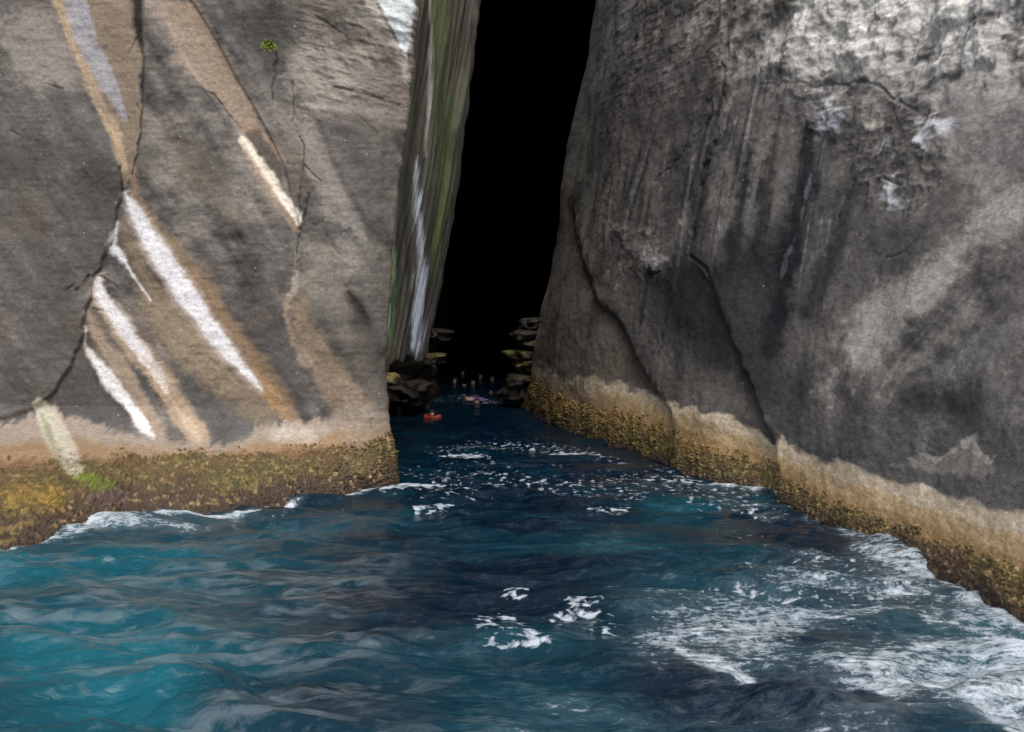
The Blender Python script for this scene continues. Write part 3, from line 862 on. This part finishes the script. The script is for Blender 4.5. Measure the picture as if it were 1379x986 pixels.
for (uu_, vv_, yd, size, seed, ct_, cs_, lab) in (
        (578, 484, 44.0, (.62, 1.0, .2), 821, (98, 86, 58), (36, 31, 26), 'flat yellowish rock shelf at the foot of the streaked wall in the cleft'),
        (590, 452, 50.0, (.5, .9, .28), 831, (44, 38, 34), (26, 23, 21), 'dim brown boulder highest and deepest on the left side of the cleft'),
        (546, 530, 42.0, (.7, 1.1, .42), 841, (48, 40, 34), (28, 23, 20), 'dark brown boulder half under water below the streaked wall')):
    p = at_depth(uu_, vv_, yd)
    # each one stands on a foot of rock that reaches under the water
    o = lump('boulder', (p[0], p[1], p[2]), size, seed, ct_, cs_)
    if p[2] - size[2] > -0.1:
        h = p[2] - size[2] * 0.5 + 0.6
        q = lump('rock_foot', (p[0] - 0.5, p[1] + .5, p[2] - size[2] * 0.4 - h / 2), (size[0] * .8, size[1] * .8, h / 2 + .1), seed + 5, (46, 40, 34), (34, 30, 26))
        q.parent = o
        q.location = (-0.5, .5, -size[2] * 0.4 - h / 2)
    tag(o, lab, 'boulder', 'rocks inside the cleft')


# ------------------------------------------------------------------ water
WAVES = []
rs = np.random.RandomState(5)
for k in range(26):
    wl = 0.45 * (1.155 ** k)
    if wl > 2.6: break
    th = rs.normal(math.pi / 2 + 0.15, 0.55)
    WAVES.append((2 * math.pi / wl, math.cos(th), math.sin(th), rs.uniform(0, 6.28), 0.0165 * wl ** 0.85 * (1.0 if wl < 2.2 else 0.7)))


def wave_h(x, y):
    q = fbm(x * 0.35, y * 0.5, x * 0, 3, 905)
    q2 = fbm(x * 0.3 + 40, y * 0.4, x * 0, 3, 915)
    x, y = x + 0.5 * q, y + 0.6 * q2
    h = 0
    for kk, cx_, sy_, ph, am in WAVES:
        s = np.sin(kk * (x * cx_ + y * sy_) + ph)
        h = h + am * (1 - 2 * np.sqrt(np.abs(s) * 0.9 + 0.02) if False else s)
    h = h + 0.06 * fbm(x * 1.1, y * 2.0, x * 0, 4, 925)
    h = h * (1 + 0.6 * q)
    calm = np.interp(y, [0, 14, 26, 40, 60], [1.0, 1.0, 0.75, 0.4, 0.25])
    return h * calm


def build_water():
    vs = np.concatenate([np.linspace(1010, 640, 520), np.linspace(639.2, 470, 190)])
    ys = np.concatenate([np.linspace(-60, 9.5, 40), [H * F / (v - HZ) for v in vs if H * F / (v - HZ) > 10.6], np.linspace(97, 135, 12)])
    ks = np.concatenate([np.linspace(-2.2, -0.5, 40)[:-1], np.linspace(-0.5, 0.5, 900), np.linspace(0.5, 2.2, 40)[1:]])
    Y, K = np.meshgrid(ys, ks, indexing='ij')
    X = K * (np.maximum(Y, 0) + 3.0)
    hgt = wave_h(X, Y)
    u, v = pix(np.stack([X, Y, 0 * X], -1))
    # swell that climbs the foot of the right cliff
    hgt = hgt + 0.22 * np.exp(-(((u - 1215) / 60) ** 2 + ((v - 740) / 16) ** 2)) + 0.10 * np.exp(-(((u - 150) / 90) ** 2 + ((v - 700) / 14) ** 2))
    P = np.stack([X, Y, hgt], -1)
    # --- where foam lies
    n1 = fbm(X * 0.8, Y * 1.2, X * 0, 4, 931)
    n2 = fbm(X * 0.35, Y * 0.5, X * 0, 3, 941)
    dens = np.zeros(u.shape)
    glint = np.zeros(u.shape)
    D = lambda pts, soft, amt=12: sstep(-soft, soft, stroke(u, v, pts) + n1 * amt)
    dens = np.maximum(dens, 0.61 * D([(900, 850, 30), (1000, 850, 60), (1120, 830, 70), (1260, 800, 60), (1330, 830, 40)], 60, 40))
    dens = np.maximum(dens, 0.70 * D([(1130, 930, 20), (1240, 910, 36), (1330, 900, 50), (1390, 900, 60)], 40, 30))
    dens = np.maximum(dens, 0.95 * D([(1340, 860, 14), (1390, 885, 26), (1420, 920, 40)], 14, 14))
    dens = np.maximum(dens, 0.72 * D([(1180, 880, 3), (1250, 905, 6), (1330, 950, 10), (1380, 975, 10)], 12, 14))
    dens = np.maximum(dens, 0.70 * D([(1070, 905, 3), (1130, 900, 6), (1200, 890, 5), (1270, 868, 4), (1330, 850, 6)], 9, 8))
    dens = np.maximum(dens, 0.78 * D([(900, 870, 2), (960, 895, 14), (1010, 915, 10)], 14, 16))
    dens = np.maximum(dens, 0.60 * D([(640, 900, 10), (800, 960, 20), (960, 970, 20), (1200, 985, 20)], 40, 30) * 0.9)
    # clear dark patches between
    for pts in ([(1070, 808, 8), (1120, 800, 10), (1170, 806, 6)], [(1190, 815, 5), (1250, 806, 8)], [(1080, 865, 12), (1150, 850, 16), (1230, 840, 10)]):
        dens *= 1 - 0.55 * D(pts, 12, 8)
    # patches drifting in the middle
    for pts in ([(745, 830, 3), (770, 825, 8), (800, 828, 8), (795, 845, 4)], [(650, 835, 3), (690, 828, 3)], [(650, 850, 5), (662, 850, 4)],
                [(655, 860, 3), (720, 862, 4), (738, 868, 2)], [(690, 800, 5), (705, 801, 3)], [(790, 845, 3), (825, 842, 4)],
                [(815, 790, 2), (830, 789, 2)], [(700, 842, 2), (716, 842, 2)]):
        glint = np.maximum(glint, 0.54 * D([(a_, b_, c_ * .8 + 2) for a_, b_, c_ in pts], 9, 10))
    # line of foam and painted glints across the mouth
    glint = np.maximum(glint, 0.39 * D([(560, 612, 3), (640, 603, 8), (720, 600, 9), (800, 612, 6), (840, 622, 3)], 6, 5))
    glint = np.maximum(glint, 0.80 * D([(592, 613, 1.6), (630, 612, 3), (660, 613, 2)], 2, 2))
    glint = np.maximum(glint, 0.80 * D([(740, 612, 2), (775, 611, 3), (808, 613, 2)], 2, 2))
    glint = np.maximum(glint, 0.345 * D([(540, 655, 12), (620, 650, 22), (740, 655, 18), (900, 650, 16), (1030, 690, 18)], 16, 14))
    glint = np.maximum(glint, 0.86 * D([(512, 662, 2), (545, 655, 4), (600, 652, 2)], 3, 3))
    glint = np.maximum(glint, 0.42 * D([(580, 540, 2), (640, 535, 4), (680, 545, 2)], 5, 4))
    for pts in ([(590, 683, 3), (610, 682, 2)], [(560, 690, 3), (600, 689, 3)], [(620, 694, 3), (640, 692, 2)], [(825, 673, 2.4), (870, 672, 2.4)], [(790, 690, 2.5), (845, 688, 4)], [(900, 648, 2), (935, 648, 2)],
                [(430, 690, 2), (460, 686, 3)], [(365, 698, 2), (392, 694, 2)]):
        glint = np.maximum(glint, 0.66 * D(pts, 5, 4))
    glint = np.maximum(glint, 0.34 * D([(900, 850, 30), (1000, 820, 60), (1140, 790, 60), (1260, 790, 50)], 60, 40))
    # wash along the rocks
    shoreL = [(-60, 750), (10, 738), (60, 726), (100, 712), (150, 697), (200, 700), (300, 696), (345, 688), (400, 676), (450, 668), (500, 662), (535, 648)]
    shoreR = [(1420, 850), (1373, 826), (1340, 804), (1262, 756), (1215, 734), (1140, 714), (1092, 692), (1054, 676), (1040, 660), (940, 652)]
    dens = np.maximum(dens, 0.80 * D([(x, y - 2, 4 if x < 330 else 2.2) for x, y in shoreL], 3.5, 4))
    dens = np.maximum(dens, 0.68 * D([(10, 730, 10), (100, 716, 10), (160, 706, 9), (240, 712, 7), (310, 705, 4)], 7, 6))
    dens = np.maximum(dens, 0.66 * D([(x, y + 6, 6) for x, y in shoreR[:7]], 8, 6))
    dens = np.maximum(dens, 0.78 * D([(x, y, 2.4) for x, y in shoreR], 3, 3))
    dens = np.maximum(dens, 0.72 * D([(1380, 830, 20), (1300, 800, 22), (1230, 760, 14), (1150, 735, 10)], 16, 12))
    dens = np.maximum(dens, 0.33 * sstep(0.2, 1.0, n2) * sstep(640, 700, v))
    # --- milky turquoise water near the left shore
    teal = 0.16 + 0.28 * n2
    teal = teal + 0.55 * sstep(560, 150, u) * sstep(690, 760, v)
    teal = teal + 0.5 * D([(60, 900, 30), (200, 905, 40)], 50, 20) + 0.35 * D([(880, 685, 14), (960, 680, 14)], 22, 8)
    teal = teal + 0.35 * D([(1379, 900, 60), (1290, 950, 50)], 60, 20)
    teal = teal * np.interp(v, [500, 640, 720], [0.1, 0.5, 1.0])
    # grey cliff reflections painted into the water colour, in drifting sheets
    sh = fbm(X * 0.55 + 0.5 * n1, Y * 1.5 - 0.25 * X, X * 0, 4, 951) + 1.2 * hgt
    grey_refl = 0.33 * sstep(-0.25, 0.35, sh) * sstep(640, 420, u) * sstep(690, 780, v)
    grey_refl = np.maximum(grey_refl, 0.30 * sstep(0.1, 0.7, sh) * sstep(760, 560, u) * sstep(860, 930, v))
    grey_refl = np.maximum(grey_refl, 0.22 * sstep(0.0, 0.6, sh) * sstep(1000, 1180, u) * sstep(740, 800, v))
    m, nt, bs = new_mat('sea_water')
    L = nt.links.new
    fo = N(nt, 'ShaderNodeAttribute'); fo.attribute_name = 'foam'
    te = N(nt, 'ShaderNodeAttribute'); te.attribute_name = 'teal'
    tc = N(nt, 'ShaderNodeTexCoord')
    mp = N(nt, 'ShaderNodeMapping'); mp.inputs['Scale'].default_value = (1.0, 0.95, 1.0); mp.inputs['Rotation'].default_value = (0, 0, 0.18)
    L(tc.outputs['Object'], mp.inputs[0])
    a1 = N(nt, 'ShaderNodeTexNoise', Scale=1.6, Detail=6.0, Roughness=0.6, Distortion=1.4); L(mp.outputs[0], a1.inputs['Vector'])
    a2 = N(nt, 'ShaderNodeTexNoise', Scale=7.0, Detail=6.0, Roughness=0.66, Distortion=0.5); L(mp.outputs[0], a2.inputs['Vector'])
    a3 = N(nt, 'ShaderNodeTexNoise', Scale=26.0, Detail=3.0, Roughness=0.7); L(mp.outputs[0], a3.inputs['Vector'])
    mp2 = N(nt, 'ShaderNodeMapping'); mp2.inputs['Scale'].default_value = (0.9, 3.4, 1.0); mp2.inputs['Rotation'].default_value = (0, 0, 0.30)
    L(tc.outputs['Object'], mp2.inputs[0])
    a4 = N(nt, 'ShaderNodeTexNoise', Scale=2.6, Detail=7.0, Roughness=0.68, Distortion=0.9); L(mp2.outputs[0], a4.inputs['Vector'])
    s = math_n(nt, 'ADD', math_n(nt, 'MULTIPLY', a1.outputs[0], 0.16), math_n(nt, 'MULTIPLY', a2.outputs[0], 0.34))
    s = math_n(nt, 'ADD', s, math_n(nt, 'MULTIPLY', a4.outputs[0], 0.32))
    s = math_n(nt, 'ADD', s, math_n(nt, 'MULTIPLY', a3.outputs[0], 0.18))
    s = ramp(nt, s, 0.34, 0.66)
    e = math_n(nt, 'SUBTRACT', math_n(nt, 'ADD', s, fo.outputs['Fac']), 1.0)
    gl = N(nt, 'ShaderNodeAttribute'); gl.attribute_name = 'glint'
    a5 = N(nt, 'ShaderNodeTexNoise', Scale=6.5, Detail=3.0, Roughness=0.55, Distortion=0.3); L(tc.outputs['Object'], a5.inputs['Vector'])
    eg = math_n(nt, 'SUBTRACT', math_n(nt, 'ADD', ramp(nt, a5.outputs[0], 0.30, 0.70), gl.outputs['Fac']), 1.0)
    fg = ramp(nt, eg, 0.0, 0.34, 0.0, 0.85)
    fs = ramp(nt, e, 0.0, 0.36)
    fm = math_n(nt, 'MAXIMUM', fs, fg)
    fm2 = ramp(nt, e, -0.45, 0.15, 0.0, 0.10)           # faint pale tint around the foam
    deep = N(nt, 'ShaderNodeMix', data_type='RGBA')
    L(te.outputs['Fac'], deep.inputs[0])
    deep.inputs[6].default_value = (0.0003, 0.0070, 0.018, 1)
    deep.inputs[7].default_value = (0.002, 0.078, 0.108, 1)
    mi = N(nt, 'ShaderNodeAttribute'); mi.attribute_name = 'grey_refl'
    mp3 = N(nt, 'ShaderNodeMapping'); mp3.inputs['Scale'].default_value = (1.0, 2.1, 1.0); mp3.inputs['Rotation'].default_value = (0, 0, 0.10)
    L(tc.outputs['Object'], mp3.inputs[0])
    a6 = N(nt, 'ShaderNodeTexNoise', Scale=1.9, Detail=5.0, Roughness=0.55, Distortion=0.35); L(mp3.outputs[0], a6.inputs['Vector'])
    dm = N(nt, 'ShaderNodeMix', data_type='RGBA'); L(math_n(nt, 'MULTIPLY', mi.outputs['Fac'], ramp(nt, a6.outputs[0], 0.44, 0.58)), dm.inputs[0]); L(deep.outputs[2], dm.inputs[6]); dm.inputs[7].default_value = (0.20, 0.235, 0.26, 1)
    mk = N(nt, 'ShaderNodeMix', data_type='RGBA'); L(fm2, mk.inputs[0]); L(dm.outputs[2], mk.inputs[6]); mk.inputs[7].default_value = (0.40, 0.58, 0.66, 1)
    mx = N(nt, 'ShaderNodeMix', data_type='RGBA'); L(fm, mx.inputs[0]); L(mk.outputs[2], mx.inputs[6]); mx.inputs[7].default_value = (0.50, 0.56, 0.62, 1)
    L(mx.outputs[2], bs.inputs['Base Color'])
    L(ramp(nt, fm, 0, 1, 0.11, 0.7), bs.inputs['Roughness'])
    bs.inputs['IOR'].default_value = 1.333
    b1 = N(nt, 'ShaderNodeTexNoise', Scale=3.6, Detail=6.0, Roughness=0.6, Distortion=0.3); L(mp3.outputs[0], b1.inputs['Vector'])
    b = N(nt, 'ShaderNodeBump', Strength=0.55, Distance=0.06); L(b1.outputs[0], b.inputs['Height'])
    bb = N(nt, 'ShaderNodeBump', Strength=0.6, Distance=0.03); L(fm, bb.inputs['Height']); L(b.outputs[0], bb.inputs['Normal'])
    L(bb.outputs[0], bs.inputs['Normal'])
    o = mesh_obj('sea_water', P, grid_faces(*X.shape), m, None, None, {'foam': np.clip(dens, 0, 1), 'teal': np.clip(teal, 0, 1), 'grey_refl': np.clip(grey_refl, 0, 1), 'glint': np.clip(glint, 0, 1)})
    tag(o, kind='structure')
    # sea bed
    xs = np.linspace(-90, 90, 30); yy = np.linspace(-60, 135, 30)
    Yg, Xg = np.meshgrid(yy, xs, indexing='ij')
    o = mesh_obj('sea_bed', np.stack([Xg, Yg, -3.2 + 0 * Xg], -1), grid_faces(30, 30), M_CAVE, None, np.ones(Xg.shape + (3,)) * 0.05)
    tag(o, kind='structure')


build_water()


# ------------------------------------------------------------------ swimmers
def plain(name, c, rough=0.6):
    m, nt, bs = new_mat(name)
    n = N(nt, 'ShaderNodeTexNoise', Scale=18.0, Detail=4.0)
    mx = N(nt, 'ShaderNodeMix', data_type='RGBA')
    c = lin(c)
    mx.inputs[6].default_value = (*(c * 0.8), 1); mx.inputs[7].default_value = (*(c * 1.15), 1)
    nt.links.new(n.outputs[0], mx.inputs[0]); nt.links.new(mx.outputs[2], bs.inputs['Base Color'])
    bs.inputs['Roughness'].default_value = rough
    return m


SKIN = plain('skin', (156, 124, 108), .5)
HAIR = plain('dark_hair', (44, 34, 28), .6)
CLOTH = {'black': plain('black_wetsuit', (26, 27, 30), .55), 'purple': plain('purple_top', (104, 70, 124)), 'blue': plain('blue_top', (60, 96, 140)),
         'red': plain('red_vest', (150, 40, 34)), 'grey': plain('grey_top', (120, 120, 124)), 'white': plain('white_top', (210, 208, 210))}
GLASS = plain('dark_mask', (20, 24, 30), .2)


def skin_body(chain, name):
    """chain: list of (parent index, x, y, z, radius); one continuous surface grown from the skeleton"""
    me = bpy.data.meshes.new(name)
    me.from_pydata([c[1:4] for c in chain], [(c[0], i) for i, c in enumerate(chain) if c[0] >= 0], [])
    o = bpy.data.objects.new(name, me); COL.objects.link(o)
    o.modifiers.new('Skin', 'SKIN')
    for i, c in enumerate(chain):
        me.skin_vertices[0].data[i].radius = (c[4], c[4] * (c[5] if len(c) > 5 else 1.0))
    me.skin_vertices[0].data[0].use_root = True
    s = o.modifiers.new('Sub', 'SUBSURF'); s.levels = 1; s.render_levels = 1
    dg = bpy.context.evaluated_depsgraph_get()
    m2 = bpy.data.meshes.new_from_object(o.evaluated_get(dg))
    bpy.data.objects.remove(o); bpy.data.meshes.remove(me)
    m2.name = name
    return m2


def swimmer(u, v, face, cloth, pose, label, skin_arms=True):
    """a person treading water or lying on the surface; origin on the water under the head"""
    p = on_water(u, v)
    up = 0.0
    # skeleton: x right, y forwards, z up; head centre 0.17 above the water
    hz = 0.17
    if pose == 'upright':
        ch = [(-1, 0, -.12, -.62, .15, .8), (0, 0, -.08, -.40, .15, .8), (1, 0, -.04, -.18, .17, .7), (2, 0, 0, -.02, .075), (3, 0, .01, .06, .062), (4, 0, .02, hz, .115), (5, 0, .02, hz + .07, .095)]
        arms = [[(.2, 0, -.12, .07), (.38, .12, -.10, .052), (.50, .36, -.02, .042), (.54, .46, .01, .045)], [(-.2, 0, -.12, .07), (-.40, .10, -.12, .052), (-.52, .32, -.05, .042), (-.56, .40, -.03, .045)]]
        legs = [[(.1, -.16, -.75, .1), (.13, -.05, -1.1, .075), (.13, -.25, -1.5, .05), (.13, -.12, -1.58, .04)], [(-.1, -.16, -.75, .1), (-.13, -.1, -1.12, .075), (-.13, -.4, -1.45, .05), (-.13, -.3, -1.55, .04)]]
    elif pose == 'arm_up':
        ch = [(-1, 0, -.12, -.62, .15, .8), (0, 0, -.08, -.40, .15, .8), (1, 0, -.04, -.16, .17, .7), (2, 0, 0, 0, .075), (3, 0, .01, .07, .062), (4, 0, .02, hz + .01, .115), (5, 0, .02, hz + .08, .095)]
        arms = [[(.2, 0, -.08, .07), (.40, -.05, .08, .058), (.62, -.12, -.03, .048), (.72, -.14, -.06, .05)], [(-.2, 0, -.12, .07), (-.38, .12, -.12, .052), (-.48, .34, -.05, .042), (-.52, .42, -.03, .045)]]
        legs = [[(.1, -.16, -.75, .1), (.13, -.05, -1.1, .075), (.13, -.25, -1.5, .05), (.13, -.12, -1.58, .04)], [(-.1, -.16, -.75, .1), (-.13, -.1, -1.12, .075), (-.13, -.4, -1.45, .05), (-.13, -.3, -1.55, .04)]]
    else:   # lying face down, back and legs awash
        ch = [(-1, 0, -.78, -.05, .14, .8), (0, 0, -.52, 0.0, .14, .8), (1, 0, -.25, .02, .17, .7), (2, 0, -.08, .04, .075), (3, 0, 0, .05, .07), (4, 0, .08, .07, .105), (5, 0, .16, .08, .07)]
        arms = [[(.2, -.2, -.02, .07), (.40, .05, -.1, .052), (.34, .32, -.08, .042), (.33, .42, -.06, .045)], [(-.2, -.2, -.02, .07), (-.42, .0, -.1, .052), (-.38, .28, -.06, .042), (-.36, .38, -.06, .045)]]
        legs = [[(.1, -.92, -.06, .095), (.13, -1.3, -.08, .07), (.14, -1.7, -.04, .05), (.15, -1.9, -.06, .04)], [(-.1, -.92, -.06, .095), (-.13, -1.32, -.1, .07), (-.15, -1.7, -.1, .05), (-.15, -1.9, -.12, .04)]]
    n = 7
    for a in arms:
        par = 2
        for q in a:
            ch.append((par, *q)); par = n; n += 1
        # fingers, slightly spread
        hx, hy, hz_, _ = a[-1]; px, py, pz, _ = a[-2]
        d = np.array([hx - px, hy - py, hz_ - pz]); d /= np.linalg.norm(d)
        side = np.cross(d, [0, 0, 1]); side /= np.linalg.norm(side)
        wrist = n - 1
        for k, (off, lg) in enumerate(((-.035, .07), (-.012, .085), (.012, .08), (.034, .06), (.06, .03))):
            e = np.array([hx, hy, hz_]) + side * off + d * lg
            ch.append((wrist, *e, .011)); n += 1
    for a in legs:
        par = 0
        for q in a:
            ch.append((par, *q)); par = n; n += 1
    me = skin_body(ch, 'body')
    me.materials.append(SKIN); me.materials.append(CLOTH[cloth])
    hc = np.array([c[1:4] for c in ch])
    hpt = hc[5]
    vest = cloth == 'red'
    for poly_ in me.polygons:
        c = np.array(poly_.center)
        dist = np.linalg.norm(hc - c, axis=1)
        k = int(dist.argmin())
        torso = k in (0, 1, 2)
        is_arm = 7 <= k < 25
        poly_.material_index = 1 if (torso or (k > 24 and k >= 7 + 18) or (is_arm and not skin_arms and k not in (10, 19) and k % 9 < 7)) else 0
        poly_.use_smooth = True
    root = bpy.data.objects.new('person', me)
    COL.objects.link(root)
    root.location = (p[0], p[1], -0.07 if pose != 'float' else -0.03)
    root.rotation_euler = (0, 0, face)
    tag(root, label, 'person', 'swimmers in the cleft')
    # face and hair
    fw = np.array([0, 1, 0]) if pose != 'float' else np.array([0, .35, -.93])
    bm = bmesh.new()
    bmesh.ops.create_icosphere(bm, subdivisions=3, radius=.118)
    for vv in bm.verts:
        vv.co.x *= .92; vv.co.z *= 1.12
    back = [f for f in bm.faces if f.calc_center_median().dot(fw) > .03 and (pose == 'float' or f.calc_center_median().z < .075)]
    bmesh.ops.delete(bm, geom=back, context='FACES')
    bmesh.ops.solidify(bm, geom=bm.faces[:], thickness=.012)
    hm = bpy.data.meshes.new('hair'); bm.to_mesh(hm); bm.free()
    for q in hm.polygons: q.use_smooth = True
    hm.materials.append(HAIR)
    ho = bpy.data.objects.new('hair', hm); COL.objects.link(ho); ho.parent = root
    ho.location = (hpt[0], hpt[1] - .012, hpt[2] + .02)
    if pose != 'float':
        for nm_, at_, sc_ in (('eye', (-.036, .103, .015), (1, 1, 1)), ('eye', (.036, .103, .015), (1, 1, 1)), ('mouth', (0, .1, -.062), (1.7, .5, .4))):
            bm = bmesh.new()
            bmesh.ops.create_uvsphere(bm, u_segments=12, v_segments=8, radius=.015)
            for q_ in bm.verts: q_.co = (q_.co.x * sc_[0], q_.co.y * sc_[1], q_.co.z * sc_[2])
            em = bpy.data.meshes.new(nm_); bm.to_mesh(em); bm.free(); em.materials.append(GLASS)
            eo = bpy.data.objects.new(nm_, em); COL.objects.link(eo); eo.parent = root
            eo.location = (hpt[0] + at_[0], hpt[1] + at_[1], hpt[2] + at_[2])
        bm = bmesh.new()
        r = bmesh.ops.create_cone(bm, cap_ends=True, segments=8, radius1=.022, radius2=.008, depth=.055)
        bmesh.ops.rotate(bm, verts=r['verts'], cent=(0, 0, 0), matrix=__import__('mathutils').Matrix.Rotation(rad(-25), 3, 'X'))
        bmesh.ops.translate(bm, verts=r['verts'], vec=(0, .112, -.02))
        nm = bpy.data.meshes.new('nose'); bm.to_mesh(nm); bm.free(); nm.materials.append(SKIN)
        no = bpy.data.objects.new('nose', nm); COL.objects.link(no); no.parent = root; no.location = hpt
    if vest:
        # padded collar and chest panels
        V, f = [], []
        segs, ring = 40, 12
        for i in range(segs):
            t = 2 * math.pi * i / segs
            for j in range(ring):
                s_ = 2 * math.pi * j / ring
                rr = .19 + .07 * math.cos(s_)
                V.append((rr * math.cos(t) * 1.25, rr * math.sin(t) * .85 - .02, .05 + .085 * math.sin(s_) + .04 * math.cos(t * 2)))
        for i in range(segs):
            for j in range(ring):
                f.append((i * ring + j, ((i + 1) % segs) * ring + j, ((i + 1) % segs) * ring + (j + 1) % ring, i * ring + (j + 1) % ring))
        vo = mesh_obj('life_vest', V, f, CLOTH['red'], root)
    return root


TOCAM = math.pi
swimmer(623, 505, TOCAM + .3, 'black', 'upright', 'person swimming farthest back in the group, only the head clear of the dark water')
swimmer(613, 516, TOCAM - .8, 'black', 'upright', 'person swimming at the left edge of the group, head just above the water')
swimmer(637, 519, TOCAM, 'white', 'arm_up', 'person swimming in the middle of the group with arms spread at the surface', )
swimmer(647, 510, TOCAM + .5, 'black', 'upright', 'person swimming behind and just right of the middle swimmer, head above the water')
swimmer(663, 513, TOCAM - .3, 'grey', 'upright', 'person swimming at the right edge of the group beside the rock ledges')
swimmer(627, 537, 1.2, 'purple', 'float', 'person in purple top lying face down on the dark water')
swimmer(642, 545, TOCAM, 'black', 'upright', 'person swimming nearest the viewer in the group, just right of the purple top')
swimmer(661, 535, TOCAM + math.pi, 'blue', 'arm_up', 'person swimming with back turned, close to the foot of the rock ledges')
swimmer(582, 562, TOCAM - .4, 'red', 'upright', 'person in red life vest floating alone to the left of the other swimmers')


# ------------------------------------------------------------------ plants on the left cliff
def tuft(name, u, v, y, n, size, c, label):
    p = at_depth(u, v, y)
    V, f = [], []
    r_ = random.Random(int(u))
    for i in range(n):
        a = r_.uniform(0, 2 * math.pi); el = r_.uniform(-.5, 1.2)
        L = size * r_.uniform(.5, 1.0); wd = L * r_.uniform(.16, .26)
        d = np.array([math.cos(a) * math.cos(el), -abs(math.sin(a)) * math.cos(el) * .8 - .15, math.sin(el)])
        d /= np.linalg.norm(d)
        s = np.cross(d, [0.2, -.5, 1]); s /= np.linalg.norm(s)
        o = np.array([r_.uniform(-1, 1) * size * .5, 0.04, r_.uniform(-1, 1) * size * .35])
        b = len(V)
        nn = np.cross(s, d)
        for t, w_ in ((0, .25), (.35, 1), (.7, .8), (1, .05)):
            cpt = o + d * L * t - np.array([0, 0, 1]) * L * .35 * t * t
            V += [tuple(cpt - s * wd * w_), tuple(cpt + nn * wd * .2 * w_), tuple(cpt + s * wd * w_)]
        for k in range(3):
            q = b + k * 3
            f += [(q, q + 1, q + 4, q + 3), (q + 1, q + 2, q + 5, q + 4)]
    m = plain(name + '_leaves', c, .6)
    o = mesh_obj(name, V, f, m)
    o.location = p
    tag(o, label, 'plant')
    return o


tuft('leafy_plant', 361, 60, 25.75, 170, .15, (108, 122, 44), 'small green plant rooted in a crack high on the left cliff')

# ------------------------------------------------------------------ light
w = bpy.data.worlds.new('World'); sc.world = w; w.use_nodes = True
nt = w.node_tree
sky = N(nt, 'ShaderNodeTexSky'); sky.sky_type = 'NISHITA'; sky.sun_disc = False
SUN_EL, SUN_AZ = rad(54), rad(163)        # azimuth measured clockwise from +Y
sky.sun_elevation = SUN_EL; sky.sun_rotation = SUN_AZ
sky.air_density = 1.0; sky.dust_density = 4.0; sky.ozone_density = 1.0
hs = N(nt, 'ShaderNodeHueSaturation'); hs.inputs['Saturation'].default_value = 0.35
nt.links.new(sky.outputs[0], hs.inputs['Color'])
bg = nt.nodes['Background']; bg.inputs['Strength'].default_value = 0.15
nt.links.new(hs.outputs[0], bg.inputs['Color'])
sl = bpy.data.lights.new('sun', 'SUN'); sl.energy = 1.2; sl.angle = rad(35); sl.color = (1.0, 0.975, 0.94)
so = bpy.data.objects.new('sun', sl); COL.objects.link(so)
dx, dy, dz = math.sin(SUN_AZ) * math.cos(SUN_EL), math.cos(SUN_AZ) * math.cos(SUN_EL), math.sin(SUN_EL)
so.rotation_euler = __import__('mathutils').Vector((dx, dy, dz)).to_track_quat('Z', 'Y').to_euler()
so.location = (dx * 60, dy * 60, dz * 60)

sc.view_settings.view_transform = 'Standard'
sc.view_settings.look = 'None'
sc.view_settings.gamma = 1.0
sc.view_settings.exposure = 0.45
sc.cycles.max_bounces = 6
sc.cycles.use_denoising = True
sc.cycles.denoising_input_passes = 'RGB_ALBEDO_NORMAL'
sc.cycles.denoising_prefilter = 'ACCURATE'
